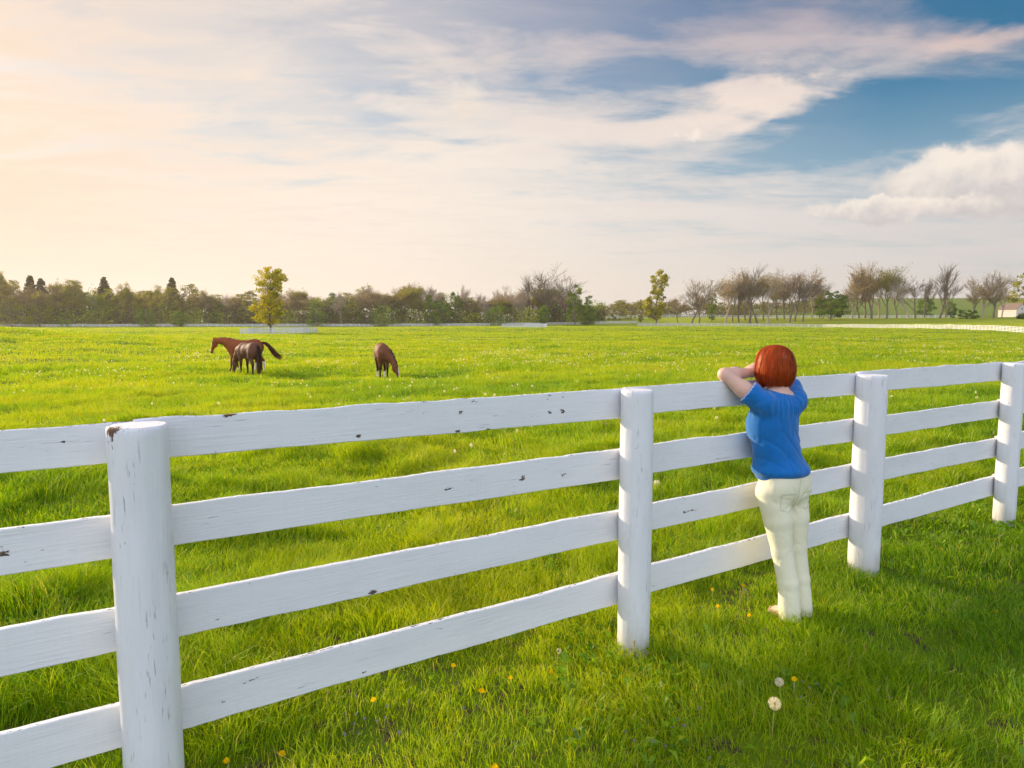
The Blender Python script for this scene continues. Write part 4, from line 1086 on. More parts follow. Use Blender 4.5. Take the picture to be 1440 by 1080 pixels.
def make_horse(label, poll, muzzle, neck0, coat, dark, point, legs, socks, blaze, tail, seed, mane_dark=True):
    """local frame: +x towards the head, z up, hooves at z=0"""
    rs = np.random.default_rng(seed)
    b = Blob((-1.25, -.55, -.02), (1.9, .9, 1.85), .021)
    b.ell((-.50, 0, 1.18), (.42, .275, .335), .10)
    b.ell((-.02, 0, 1.13), (.58, .30, .345), .12)
    b.ell((.42, 0, 1.13), (.33, .235, .35), .12)
    b.ell((.34, 0, 1.36), (.24, .10, .13), .10)
    b.ell((-.48, 0, 1.37), (.28, .17, .12), .10)
    for sy in (-1, 1):
        b.ell((-.60, sy * .13, 1.12), (.27, .15, .32), .08)
        b.ell((.48, sy * .13, 1.05), (.19, .11, .30), .08)
    pl = np.array(poll, float); mz = np.array(muzzle, float); n0 = np.array(neck0, float)
    mid = (n0 + pl) / 2 + np.array([0, 0, .03])
    b.chain([(.42, 0, 1.20, .27), (*n0, .215), (*mid, .155), (*pl, .115)], .09)
    b.chain([(.50, 0, 1.02, .20), (*(n0 * .6 + mid * .4 - np.array([0, 0, .10])), .14)], .09)
    hd = mz - pl; hd /= np.linalg.norm(hd); L = np.linalg.norm(mz - pl)
    side = np.cross(hd, [0, 0, 1.0]); side = side / np.linalg.norm(side) if np.linalg.norm(side) > .2 else np.array([0, 1.0, 0])
    fr = np.cross(side, hd)
    if fr @ (pl - n0) < 0: fr = -fr                         # forehead side points away from the neck
    rot = np.stack([hd, side, fr], 1)
    b.ell(pl + hd * .14 * L, (.17, .095, .12), .05, rot)
    b.ell(pl + hd * .30 * L - fr * .05, (.16, .06, .12), .05, rot)
    b.chain([(*(pl + hd * .15 * L), .10), (*(pl + hd * .62 * L + fr * .01), .070), (*(pl + hd * .93 * L), .062)], .05)
    b.ell(mz - hd * .05 * L - fr * .01, (.065, .055, .062), .03, rot)
    for sy in (-1, 1):
        e0 = pl + side * sy * .065 + fr * .045 + hd * -.01; e1 = e0 + side * sy * .03 - hd * .13 + fr * .05
        b.cone(e0, (e0 + e1) / 2 + side * sy * .012, .036, .034, .02); b.cone((e0 + e1) / 2, e1, .034, .012, .02)
    for (kind, sy, dx, kdx) in legs:
        if kind == 'f':
            b.chain([(.47, sy * .145, .98, .125), (.45 + dx * .15, sy * .15, .80, .085), (.47 + dx * .45, sy * .145, .50, .056)], .05)
            b.chain([(.47 + dx * .45, sy * .145, .50, .052), (.46 + dx * .9, sy * .145, .17, .034), (.47 + dx, sy * .145, .13, .040), (.52 + dx, sy * .145, .05, .046), (.53 + dx, sy * .145, .02, .056)], .02)
        else:
            b.chain([(-.58, sy * .14, 1.06, .18), (-.47 + dx * .2, sy * .16, .86, .125), (-.70 + dx * .6, sy * .15, .56, .062)], .06)
            b.chain([(-.70 + dx * .6, sy * .15, .56, .062), (-.69 + dx * .9, sy * .15, .20, .038), (-.68 + dx, sy * .15, .15, .042), (-.63 + dx, sy * .15, .05, .046), (-.62 + dx, sy * .15, .02, .056)], .02)
    V, Q = b.mesh(); V = relax(V, Q, 1)
    c = np.tile(np.array(coat, float), (len(V), 1))
    def blend(m, col): 
        nonlocal c
        m = np.clip(m, 0, 1)[:, None]; c = c * (1 - m) + np.array(col) * m
    onleg = (V[:, 2] < .75) & (V[:, 0] < .85) & (V[:, 0] > -1.1) & (np.abs(V[:, 1]) < .32)
    blend(point * onleg * smooth(.75, .50, V[:, 2]) if False else point * onleg * (1 - smooth(.45, .72, V[:, 2])), dark)
    blend(.5 * np.clip(waves(V, seed, 5, 2, 6), 0, 1), np.array(coat) * .6)
    hoof = onleg & (V[:, 2] < .055)
    for (kind, sy, hgt) in socks:
        m = onleg & (np.sign(V[:, 1]) == sy) & ((V[:, 0] > 0) == (kind == 'f')) & (V[:, 2] < hgt)
        blend(m * 1.0, (.72, .66, .60))
    blend(hoof * 1.0, (.05, .04, .035))
    q = V - pl; al = q @ hd; fs = q @ fr; sd = q @ side
    head = (al > .05) & (al < L + .08) & (np.abs(sd) < .14) & (np.abs(fs) < .2)
    if blaze: blend(head * (fs > .028) * (np.abs(sd) < blaze) * (al > .12), (.80, .74, .68))
    blend(head * smooth(L * .86, L * .98, al) * .7, (.05, .04, .04))
    for sy in (-1, 1):
        e = pl + hd * .30 * L * .8 + side * sy * .085 + fr * .05
        blend((np.linalg.norm(V - e, axis=1) < .028) * 1.0, (.01, .008, .006))
    root = link('horse', None, label=label, cat='horse', group='horses grazing in the pasture')
    link('body', mesh_np('body', V, [Q], [M_COAT], True, {'col': c}), root)
    T = np.array([t[:3] for t in tail], float); TW = np.array([t[3] for t in tail], float)
    s = np.linspace(0, len(T) - 1, 12)
    P = np.stack([np.interp(s, np.arange(len(T)), T[:, k]) for k in range(3)], -1); W = np.interp(s, np.arange(len(T)), TW)
    tipc = np.array(dark) * .6 + np.array((.30, .10, .03)) * .4
    g = np.linspace(0, 1, 7)[:, None]; gg = np.concatenate([g, g])
    strands('tail', P, W, lambda i, r: (np.array(dark) * (1 - gg ** 1.5) + tipc * gg ** 1.5) * r.uniform(.6, 1.5), rs, M_HAIRCOARSE, root, .035, 260)
    # mane along the crest
    V2 = []; F2 = []; C2 = []; o = 0
    for i in range(200):
        t = rs.uniform(0, 1)
        a = n0 * (1 - t) + pl * t + np.array([0, 0, .03]) * math.sin(t * math.pi)
        rr = .225 * (1 - t) + .115 * t
        ax = (pl - n0) / np.linalg.norm(pl - n0); upv = np.array([0, 0, 1.0]) - ax * ax[2]
        if np.linalg.norm(upv) < .35 or ax[2] < -.5: upv = np.array([1.0, 0, 0]) - ax * ax[0]; upv[2] += .3
        upv /= np.linalg.norm(upv); sdv = np.cross(ax, upv)
        sy = 1 if mane_dark else -1
        p0 = a + upv * (rr + .0); p1 = a + upv * rr * .6 + sdv * sy * rr * .95; p2 = a - upv * rr * .25 + sdv * sy * (rr * 1.10) + rs.normal(0, .02, 3)
        w = ax * .014
        V2 += [p0 - w, p0 + w, p1 + w, p1 - w, p2 - w * .4, p2 + w * .4]; F2 += [[o, o + 1, o + 2, o + 3], [o + 3, o + 2, o + 5, o + 4]]; o += 6
        C2 += [np.array(dark) * rs.uniform(.5, 1.3)] * 6
    link('mane', mesh_np('mane', V2, [np.array(F2)], [M_HAIRCOARSE], False, {'col': np.array(C2)}), root)
    return root

def build_horses():
    brown = (.30, .080, .024); bay = (.15, .060, .034); dk = (.014, .009, .009); chest = (.21, .075, .032)
    L4 = [('f', 1, .02, 0), ('f', -1, -.05, 0), ('h', 1, .05, 0), ('h', -1, -.06, 0)]
    def put(h, u, Y, ang, s=1.0):
        x, y = ud(u, Y); h.location = (x, y, float(hz(x, y)) - .01); h.rotation_euler = (0, 0, R(ang)); h.scale = (s, s, s)
    # walking chestnut, head stretched to the left, tail swept back
    h = make_horse('chestnut horse walking left with a pale blaze and its tail swept out behind', (1.30, 0, 1.46), (1.50, 0, .90), (.66, 0, 1.36), brown, (.05, .016, .010), .5,
                   [('f', 1, .12, 0), ('f', -1, -.14, 0), ('h', 1, .14, 0), ('h', -1, -.22, 0)], [('h', 1, .45), ('h', -1, .48), ('f', -1, .2)], .055,
                   [(-.86, 0, 1.36, .035), (-1.06, 0, 1.31, .050), (-1.28, 0, 1.06, .065), (-1.46, 0, .82, .08), (-1.76, 0, .62, .11)], 1)
    put(h, 341.5, 32.4, 180, 1.02)
    # dark bay grazing, seen from behind its left side
    h = make_horse('dark brown horse grazing with its dark tail hanging, in front of the chestnut one', (1.12, .10, .62), (1.20, .16, .10), (.70, .04, 1.12), bay, dk, .9,
                   L4, [('f', -1, .0)], 0, [(-.88, 0, 1.36, .03), (-.98, 0, 1.18, .06), (-1.0, 0, .8, .075), (-.98, 0, .42, .08), (-.97, .02, .10, .05)], 2, True)
    put(h, 348, 30.6, 137, 1.0)
    h = make_horse('brown horse grazing alone with a white blaze, facing the viewer', (1.00, .40, .66), (1.06, .54, .12), (.66, .10, 1.14), chest, dk, .85,
                   L4, [('h', -1, .30), ('h', 1, .30)], .04, [(-.88, 0, 1.36, .03), (-1.0, 0, 1.15, .06), (-1.02, 0, .7, .07), (-1.0, 0, .3, .05)], 3, False)
    put(h, 537, 30.3, -74, 1.05)
build_horses()

# ------------------------------------------------------------------ the woman at the fence
def build_person():
    root = link('person', None, loc=(1.62, 3.91, 0), rot=(0, 0, R(-22.5)), cat='person',
                label='woman with a red bob, blue blouse and cream trousers leaning on the white fence')
    ph = R(50); r = np.array([math.cos(ph), math.sin(ph), 0]); f = np.array([-math.sin(ph), math.cos(ph), 0]); zz = np.array([0, 0, 1.0])
    rot = np.stack([r, f, zz], 1)
    d = np.array([.5725, .8199, 0])                      # along the rail, in this frame
    M_SKIN = mat_vcol('skin', .5, .35, .12, .10, 120, bump=.08)
    def P(s, q, z): return np.array([s, q, z], float)
    hip = P(-.048, -.02, .80); ch = P(-.100, -.025, 1.12); nk = P(-.080, -.02, 1.315)
    hd = P(-.110, -.012, 1.460)
    Ls = nk + r * -.150 + zz * -.058 + f * -.005; Rs = nk + r * .122 + zz * -.050
    Le = P(-.374, -.160, 1.408); Re = P(-.075, .315, 1.40)
    Lw = Le + d * .245 + zz * .0; Rw = Re - d * .215 + P(-.0, 0, .045)
    # ---- body
    b = Blob((-.56, -.42, -.03), (.34, .56, 1.62), .0075)
    b.ell(ch, (.136, .100, .20), .05, rot); b.ell(P(-.075, -.02, .95), (.115, .092, .15), .06, rot); b.ell(hip, (.140, .100, .12), .04, rot)
    b.ell(nk + zz * -.06, (.16, .075, .06), .05, rot)
    b.cone(nk + zz * -.03, hd + zz * -.06 - f * .01, .056, .052, .03)
    for A, E, W_ in ((Ls, Le, Lw), (Rs, Re, Rw)):
        b.cone(A, (A + E) / 2 - zz * .004, .052, .046, .03); b.cone((A + E) / 2 - zz * .004, E, .046, .035, .02)
        b.cone(E, E + (W_ - E) * .35, .037, .039, .02); b.cone(E + (W_ - E) * .35, W_, .039, .025, .02)
    # legs
    Lk = P(-.036, -.100, .42); Rk = P(.038, .0, .42); La = P(.022, -.125, .085); Ra = P(.088, -.02, .085)
    b.chain([(*(hip + r * -.085 - zz * .06), .074), (*Lk, .044)], .02); b.chain([(*(hip + r * .085 - zz * .06), .074), (*Rk, .044)], .02)
    for K, A in ((Lk, La), (Rk, Ra)):
        m = K * .65 + A * .35 - f * .003
        b.chain([(*K, .044), (*m, .045), (*A, .032)], .015)
    # bare feet, turned a little outwards
    def foot(A, tdir):
        t = np.array([*tdir, 0.0]); t /= np.linalg.norm(t); sd = np.array([-t[1], t[0], 0])
        b.ell(A - t * .012 - zz * .050, (.030, .028, .030), .015)
        b.cone(A - zz * .03, A + t * .10 - zz * .052, .034, .026, .02)
        b.cone(A + t * .04 - zz * .058, A + t * .13 + sd * -.014 - zz * .064, .024, .019, .015); b.cone(A + t * .04 - zz * .058, A + t * .12 + sd * .020 - zz * .066, .022, .017, .015)
        for j in range(5):
            o = sd * (-.034 + .017 * j); L = .172 - .0045 * (j - 0) ** 1.6
            s_ = 1 if sd @ r > 0 else 1
            rr = (.0125, .0095, .009, .0085, .008)[j]
            b.cone(A + t * .13 + o - zz * .066, A + t * L + o * 1.05 - zz * .070, rr, rr * .9, .005)
    foot(La, (-.74, .62)); foot(Ra, (-.45, .80))
    # head: cranium, face and features
    hf = R(38); fx = np.array([math.cos(hf), math.sin(hf), 0]); ff = np.array([-math.sin(hf), math.cos(hf), -.06]); ff /= np.linalg.norm(ff); fz = np.cross(fx, ff); fr_ = np.stack([fx, ff, fz], 1)
    def H(x, y, z): return hd + fx * x + ff * y + fz * z
    b.ell(H(0, -.012, .025), (.073, .090, .082), .02, fr_); b.ell(H(0, .030, -.035), (.056, .058, .070), .03, fr_)
    b.ell(H(0, .062, -.080), (.022, .020, .018), .02, fr_); b.ell(H(0, .078, .022), (.045, .015, .012), .02, fr_)
    b.cone(H(0, .086, .010), H(0, .106, -.026), .007, .011, .012)
    for sx in (-1, 1):
        b.ell(H(sx * .011, .096, -.028), (.008, .009, .007), .006, fr_); b.ell(H(sx * .034, .066, -.022), (.022, .018, .018), .02, fr_)
        b.ell(H(sx * .076, -.004, -.008), (.008, .020, .032), .008, fr_)
        b.ell(H(sx * .030, .084, .002), (.015, .008, .008), .01, fr_, sub=True); b.ell(H(sx * .030, .075, .002), (.012, .012, .011), .003, fr_)
    b.ell(H(0, .087, -.053), (.021, .010, .0055), .004, fr_); b.ell(H(0, .084, -.062), (.018, .010, .006), .004, fr_)
    # hands: palms lie one over the other on the rail, fingers bent over the far edge
    def hand(W_, along, palmn, bend, sgn):
        a = along / np.linalg.norm(along); u_ = palmn; v = np.cross(u_, a) * sgn      # v: across the palm towards the little finger
        pc = W_ + a * .045
        b.cone(W_, pc, .025, .026, .02); R3 = np.stack([a, v, u_], 1); b.ell(W_ + a * .052, (.048, .040, .014), .015, R3)
        for j, (L, rr) in enumerate(((.070, .0085), (.078, .0088), (.072, .0085), (.058, .0075))):
            o = v * (-.030 + .020 * j); s0 = W_ + a * (.088 - .004 * abs(j - 1)) + o
            p1 = s0 + a * L * .42 - u_ * .006 * bend; p2 = p1 + (a * .85 - u_ * .5 * bend) * L * .33; p3 = p2 + (a * .55 - u_ * .8 * bend) * L * .28
            b.cone(s0, p1, rr * 1.1, rr, .004); b.cone(p1, p2, rr, rr * .92, .004); b.cone(p2, p3, rr * .92, rr * .78, .004)
        t0 = W_ + a * .028 - v * .030; t1 = t0 + (a * .6 - v * .75) * .034; t2 = t1 + (a * .92 - v * .30) * .030
        b.cone(t0, t1, .0125, .011, .006); b.cone(t1, t2, .0105, .0085, .004)
    hand(Lw + zz * .002, d, zz, .5, 1)
    hand(Rw, -d + zz * -.10, zz, .9, -1)
    V, Q = b.mesh(); V = relax(V, Q, 1, .4)
    c = np.tile(np.array([.74, .46, .35]), (len(V), 1))
    q = (V - hd) @ fr_
    near_ = np.linalg.norm(q, axis=1) < .118
    lips = near_ & (np.abs(q[:, 0]) < .021) & (q[:, 1] > .082) & (np.abs(q[:, 2] + .057) < .0105); c[lips] = (.50, .13, .11)
    for sx in (-1, 1):
        e = near_ & (np.abs(q[:, 0] - sx * .030) < .011) & (q[:, 1] > .074) & (np.abs(q[:, 2] - .002) < .006); c[e] = (.75, .72, .70)
        e = near_ & (np.hypot(q[:, 0] - sx * .030, q[:, 2] - .002) < .005) & (q[:, 1] > .074); c[e] = (.06, .04, .03)
        e = near_ & (np.abs(q[:, 0] - sx * .032) < .020) & (q[:, 1] > .07) & (np.abs(q[:, 2] - .024) < .004); c[e] = (.20, .07, .03)
    link('body', mesh_np('body', V, [Q], [M_SKIN], True, {'col': c}), root)

    # ---- trousers
    t = Blob((-.34, -.32, -.01), (.30, .28, .90), .0062)
    t.ell(hip + zz * .01 - f * .006, (.153, .120, .16), .05, rot)
    for sx in (-1, 1): t.ell(hip + r * sx * .070 - f * .052 - zz * .050, (.080, .060, .100), .05, rot)
    Lh = hip + r * -.080 - zz * .07; Rh = hip + r * .080 - zz * .07
    t.chain([(*Lh, .094), (*(Lh * .5 + Lk * .5 - f * .006), .079), (*(Lk + zz * -.02), .0585), (*(P(.003, -.115, .22)), .0575), (*P(.021, -.122, -.02), .0620)], .012)
    t.chain([(*Rh, .089), (*(Rh * .5 + Rk * .5 - f * .006), .077), (*(Rk + zz * -.02), .0575), (*(P(.063, -.008, .22)), .0560), (*P(.083, -.015, .02), .0595)], .012)
    def post(F, X):
        z = X[..., 2]; s = X[..., 0]; qq = X[..., 1]
        loc = (X - hip) @ rot
        # creases: under the seat, behind the knees, stacking above the hems
        W1 = waves(X, 5, 7, 30, 70, (1, 1, .6)); W2 = waves(X, 6, 6, 30, 70, (.5, .5, .8))
        amp = .0012 + .0030 * np.exp(-((z - .42) / .07) ** 2) + .0034 * np.exp(-((z - .67) / .05) ** 2) + .0020 * np.exp(-((z - .12) / .09) ** 2)
        ridge = np.maximum(0, 1 - np.abs(W1) * 2.2) ** 1.5 - .3
        F = F + ridge * amp * .6 + W2 * .0007
        # pull lines fanning out from the crotch and the bend of the knees
        ang = np.arctan2(z - .690, loc[..., 0]); fan = np.exp(-((np.hypot(z - .690, loc[..., 0]) - .085) / .045) ** 2) * (loc[..., 1] < .02)
        F = F + .0035 * fan * np.maximum(0, np.sin(ang * 9 + 1)) ** 3
        F = F + .0040 * np.exp(-((z - .725) / .05) ** 2) * np.exp(-((np.abs(loc[..., 0]) - .07) / .03) ** 2) * (loc[..., 1] < 0) * 0
        # seam down the seat, side seams
        F = F + .004 * np.exp(-(loc[..., 0] / .006) ** 2) * (loc[..., 1] < 0) * (z < .80) * (z > .62)
        F = F + .0022 * np.exp(-(((z - (.735 + .0 * s)) / .004) ** 2)) * (np.abs(np.abs(loc[..., 0]) - .078) < .042) * (loc[..., 1] < 0)
        F = F + .0022 * np.exp(-(((np.abs(np.abs(loc[..., 0]) - .078) - .042) / .004) ** 2)) * (z < .735) * (z > .64) * (loc[..., 1] < 0)
        cut = np.where(qq < -.068 + (s - .05) * .9, .012, .044)
        F = np.maximum(F, cut - z); F = np.maximum(F, z - .868)
        # hollow hems
        return F
    t.field(post)
    for A, B_, rr in ((P(.012, -.119, .12), P(.021, -.122, -.06), .050), (P(.078, -.011, .13), P(.088, -.015, -.06), .048)):
        t.cone(A, B_, .040, rr, .0, sub=True)
    V, Q = t.mesh()
    hemc = ((V[:, 2] < .070) & (V[:, 2] > .0))
    c = np.tile(np.array([.86, .82, .60]), (len(V), 1)); c *= (1 + .03 * waves(V, 12, 5, 6, 30))[:, None]
    lc = (V - hip) @ rot; az_ = np.abs(np.abs(lc[:, 0]) - .074); zt = V[:, 2]; back = lc[:, 1] < -.03
    stitch_shade = back & (((np.abs(zt - .742) < .0035) & (az_ < .042)) | ((np.abs(zt - .640 - .3 * np.maximum(0, az_ - .0)) < .0035) & (az_ < .042)) | ((np.abs(az_ - .042) < .0035) & (zt < .742) & (zt > .652)) | ((np.abs(lc[:, 0]) < .0035) & (zt > .64)))
    c[stitch_shade] *= .78  # stitch lines, with the shading of the seam grooves painted into the colour
    M_TR = mat_vcol('cream_cotton', .85, .15, 0, .10, 420, (1, 1, .25), .35, sheen=.15)
    link('trousers', mesh_np('trousers', V, [Q], [M_TR], True, {'col': c}), root)

    # ---- blouse
    s_ = Blob((-.42, -.34, .77), (.26, .40, 1.42), .0058)
    s_.ell(ch + zz * .0 - r * .008, (.152, .118, .21), .05, rot); s_.ell(P(-.080, -.022, .93), (.143, .121, .15), .07, rot)
    s_.ell(P(-.056, -.022, .850), (.168, .139, .085), .05, rot)
    s_.ell(ch + f * .055 + zz * -.01 + r * -.065, (.062, .068, .082), .06, rot); s_.ell(ch + f * .055 + zz * -.01 + r * .060, (.062, .068, .082), .06, rot)
    s_.ell(nk - zz * .088 - r * .010, (.158, .094, .080), .05, rot)
    for A, E, L in ((Ls, Le, .38), (Rs, Re, .42)):
        ax = E - A; s_.cone(A - ax * .12, A + ax * .30, .060, .064, .03); s_.cone(A + ax * .30, A + ax * .70, .062, .066, .02)
        s_.ell(A + zz * .004, (.066, .066, .056), .02)
    def postb(F, X):
        z = X[..., 2]; loc = (X - nk) @ rot
        W1 = waves(X, 21, 6, 20, 46, (1, 1, .35)); W2 = waves(X, 22, 6, 30, 80, (1, 1, .5))
        ridge = np.maximum(0, 1 - np.abs(W1) * 2.0) ** 1.5 - .3
        F = F + (ridge * .0046 + W2 * .0010) * np.clip((z - .82) / .05, .15, 1)
        # gathers radiating from the yoke over the shoulders
        rad = np.hypot(loc[..., 0], loc[..., 1]); an = np.arctan2(loc[..., 1], loc[..., 0])
        g = np.exp(-((loc[..., 2] + .075) / .060) ** 2)
        F = F + .0044 * g * np.sin(an * 26 + 2 * np.sin(an * 5))
        # diagonal drag folds in the back
        F = F + .0042 * np.exp(-((z - 1.0) / .12) ** 2) * np.maximum(0, np.sin((loc[..., 0] * .8 + z) * 58 + 2 * np.sin(loc[..., 0] * 14))) ** 3 * (loc[..., 1] < .02)
        # gathered hem band
        F = F - .006 * np.exp(-((z - .862) / .022) ** 2) + .0065 * np.exp(-((z - .828) / .007) ** 2)
        hemz = .806 + .06 * (X[..., 0] + .056) * .35
        F = np.maximum(F, hemz - z)
        for A, E, L in ((Ls, Le, .38), (Rs, Re, .42)):
            ax = (E - A) / np.linalg.norm(E - A); ln = np.linalg.norm(E - A)
            al = (X - A) @ ax; rd = np.linalg.norm(X - A - al[..., None] * ax, axis=-1)
            F = np.where((rd < .13) & (al > .02), np.maximum(F, al - L * ln), F)
            an2 = np.arctan2((X - A)[..., 2], (X - A) @ np.cross(ax, zz))
            F = F + .0018 * np.exp(-((al - L * ln * .85) / .02) ** 2) * np.sin(an2 * 15) * (rd < .13) * (al > 0)
        return F
    s_.field(postb)
    # neckline scoop and the openings of the sleeves
    s_.ell(nk + zz * .038 - f * .016, (.084, .084, .062), .008, rot, sub=True)
    for A, E, L in ((Ls, Le, .38), (Rs, Re, .42)):
        ax = E - A; s_.cone(A + ax * (L - .0), A + ax * (L + .3), .053, .058, .0, sub=True)
    V, Q = s_.mesh()
    c = np.tile(np.array([.004, .150, .47]), (len(V), 1))
    for A, E, L in ((Ls, Le, .38), (Rs, Re, .42)):
        ax = (E - A) / np.linalg.norm(E - A); ln = np.linalg.norm(E - A); al = (V - A) @ ax
        m = (np.abs(al - L * ln) < .005) & (np.linalg.norm(V - A - al[:, None] * ax, axis=1) < .1); c[m] = (.45, .50, .75)
    M_BL = mat_vcol('blue_cotton', .8, .2, 0, .14, 500, (1, 1, 1), .35, sheen=.3)
    link('blouse', mesh_np('blouse', V, [Q], [M_BL], True, {'col': c}), root)

    # ---- hair: a bob of fine ribbons over a cap
    rs = np.random.default_rng(9)
    hc = P(-.110, -.004, 0)
    prof = np.array([(1.577, .004), (1.574, .028), (1.566, .052), (1.550, .076), (1.525, .097), (1.495, .109), (1.460, .1165), (1.430, .120), (1.400, .1175), (1.374, .109), (1.350, .096), (1.330, .083)])
    L = np.concatenate([[0], np.cumsum(np.hypot(np.diff(prof[:, 0]), np.diff(prof[:, 1])))]); L /= L[-1]
    def sil(an, tpos, dr):
        z = np.interp(tpos, L, prof[:, 0]) + .016 * (fbm(np.asarray(an, float) * 4.0 + 3, np.zeros_like(np.asarray(an, float)), 88, 3) - .6) * np.clip((tpos - .8) / .2, 0, 1); rd = np.interp(tpos, L, prof[:, 1]) * .945 + dr
        fa = an - (hf + math.pi / 2)
        k = 1 + .05 * np.cos(2 * fa)
        return np.stack([hc[0] + rd * k * np.cos(an), hc[1] + rd * k * np.sin(an), z + .012 * np.cos(fa + .3) * np.clip((1.44 - z) / .1, 0, 1) * -1], -1)
    def face_open(an): return abs((an - (hf + math.pi / 2) + math.pi) % math.tau - math.pi)
    n = 3200; m = 14; V = []; F = []; C = []; o = 0
    for i in range(n):
        an = rs.uniform(0, math.tau); fo = face_open(an)
        t1 = rs.uniform(.93, 1.0) if rs.uniform() < .8 else rs.uniform(.6, .95)
        if fo < R(52): t1 = min(t1, .47 + .06 * rs.uniform())
        t0 = rs.uniform(0, .12) if i % 3 else rs.uniform(0, .6)
        ts = np.linspace(t0, t1, m); dr = rs.uniform(-.008, .003) + .007 * (float(fbm(np.array([an * 2.3]), np.array([1.5]), 63, 4)[0]) - .5); dr += 0 if i % 9 else rs.uniform(.002, .008)
        a = an + rs.normal(0, .05) * (ts - t0) + .05 * np.sin(ts * 5 + i) * .3
        p = np.stack([sil(aa, tt, dr + .002 * math.sin(i * 1.7 + tt * 7)) for aa, tt in zip(a, ts)])
        w = rs.uniform(.0012, .0028); tg = np.stack([-np.sin(a), np.cos(a), np.zeros(m)], -1) * (w * np.linspace(1, .6, m))[:, None]
        V.append(np.concatenate([p - tg, p + tg])); q = np.arange(m - 1); F.append(np.stack([q, q + 1, q + m + 1, q + m], -1) + o); o += 2 * m
        lock = float(fbm(np.array([an * 3.1]), np.array([t0 * 3 + 2.0]), 61, 4)[0]) * .9 + .05 + .5 * rs.uniform(); cc = np.array([.40, .062, .012]) * (.45 + .75 * lock) * rs.uniform(.7, 1.3); cc[1] += .03 * (rs.uniform() < .12)
        C.append(np.tile(cc, (2 * m, 1)))
    # flyaway hairs
    for i in range(150):
        an = rs.uniform(0, math.tau)
        if face_open(an) < R(50): continue
        t0 = rs.uniform(.1, .8); t1 = min(1.04, t0 + rs.uniform(.12, .4)); ts = np.linspace(t0, t1, m)
        p = np.stack([sil(an + .3 * (tt - t0), min(1, tt), .002 + .016 * ((tt - t0) / (t1 - t0)) ** 2) for tt in ts]); p[:, 2] -= np.clip(ts - 1, 0, 1) * .2
        tg = np.stack([-np.sin(np.full(m, an)), np.cos(np.full(m, an)), np.zeros(m)], -1) * .0007
        V.append(np.concatenate([p - tg, p + tg])); q = np.arange(m - 1); F.append(np.stack([q, q + 1, q + m + 1, q + m], -1) + o); o += 2 * m
        C.append(np.tile([.5, .11, .02], (2 * m, 1)))
    # cap below the ribbons
    na = 64; ts = np.linspace(0, .985, 26); AN = np.arange(na) / na * math.tau
    cap = np.stack([sil(AN, tt, -.008) for tt in ts]); 
    idx = np.arange(26 * na).reshape(26, na); nx = np.roll(idx, -1, 1)
    fc = np.stack([idx[:-1], nx[:-1], nx[1:], idx[1:]], -1)
    ok = np.array([[not (face_open(AN[j] + .05) < R(50) and ts[k] > .47) for j in range(na)] for k in range(25)])
    V.append(cap.reshape(-1, 3)); F.append(fc[ok].reshape(-1, 4) + o); C.append(np.tile([.10, .018, .005], (26 * na, 1)))
    m_, T = mat_new('red_hair')
    oo = T.n('ShaderNodeOutputMaterial'); pb = T.n('ShaderNodeBsdfPrincipled'); T.put(pb.inputs['Base Color'], T.attr('col', 'Color'))
    pb.inputs['Roughness'].default_value = .48; pb.inputs['Specular IOR Level'].default_value = .6; pb.inputs['Specular Tint'].default_value = (1, .55, .3, 1)
    tr = T.n('ShaderNodeBsdfTranslucent'); T.put(tr.inputs[0], T.mix(1, T.attr('col', 'Color'), (2.2, 1.8, 1, 1), 'MULTIPLY'))
    mx = T.n('ShaderNodeMixShader'); mx.inputs[0].default_value = .35; T.put(mx.inputs[1], pb.outputs[0]); T.put(mx.inputs[2], tr.outputs[0]); T.put(oo.inputs[0], mx.outputs[0])
    link('hair', mesh_np('hair', np.concatenate(V), [np.concatenate(F)], [m_], True, {'col': np.concatenate(C)}), root)
build_person()
# ------------------------------------------------------------------ small flowers
def fluff(rs, rad, n, w):
    """seed head: radiating pappus faces around a small core"""
    V = []; F = []; o = 0
    for i in range(n):
        d = rs.normal(0, 1, 3); d /= np.linalg.norm(d); s = np.cross(d, rs.normal(0, 1, 3)); s /= np.linalg.norm(s); t = np.cross(d, s)
        V += [d * rad * .1, d * rad * .96 + s * w * .18, d * rad * .96 - s * w * .18]; F.append([o, o + 1, o + 2]); o += 3
        c = d * rad
        V += [c + s * w, c - s * w * .6 + t * w * .8, c - s * w * .6 - t * w * .8]; F.append([o, o + 1, o + 2]); o += 3
    return np.array(V), np.array(F)

def petals(rs, rad, layers, n, up):
    V = []; F = []; o = 0
    for l in range(layers):
        r = rad * (1 - .24 * l); z = .004 * l
        for i in range(n):
            a = math.tau * (i + .5 * (l % 2)) / n + rs.normal(0, .05); w = rad * .13; c, s = math.cos(a), math.sin(a); q = r * rs.uniform(.86, 1.05)
            e = up * (.3 + .9 * l / layers) * q
            V += [(0, 0, z), (c * q * .55 - s * w, s * q * .55 + c * w, z + e * .5), (c * q, s * q, z + e), (c * q * .55 + s * w, s * q * .55 - c * w, z + e * .5)]
            F.append([o, o + 1, o + 2, o + 3]); o += 4
    return np.array(V), np.array(F)

def stem_mesh(h, bend, r=.0022):
    zs = np.linspace(0, 1, 6); pts = [(bend * z * z, 0, -.02 * (z == 0) + h * z) for z in zs]
    return tubes([[*pts[i], *pts[i + 1], r, r * .85] for i in range(5)], 5), np.array(pts[-1])

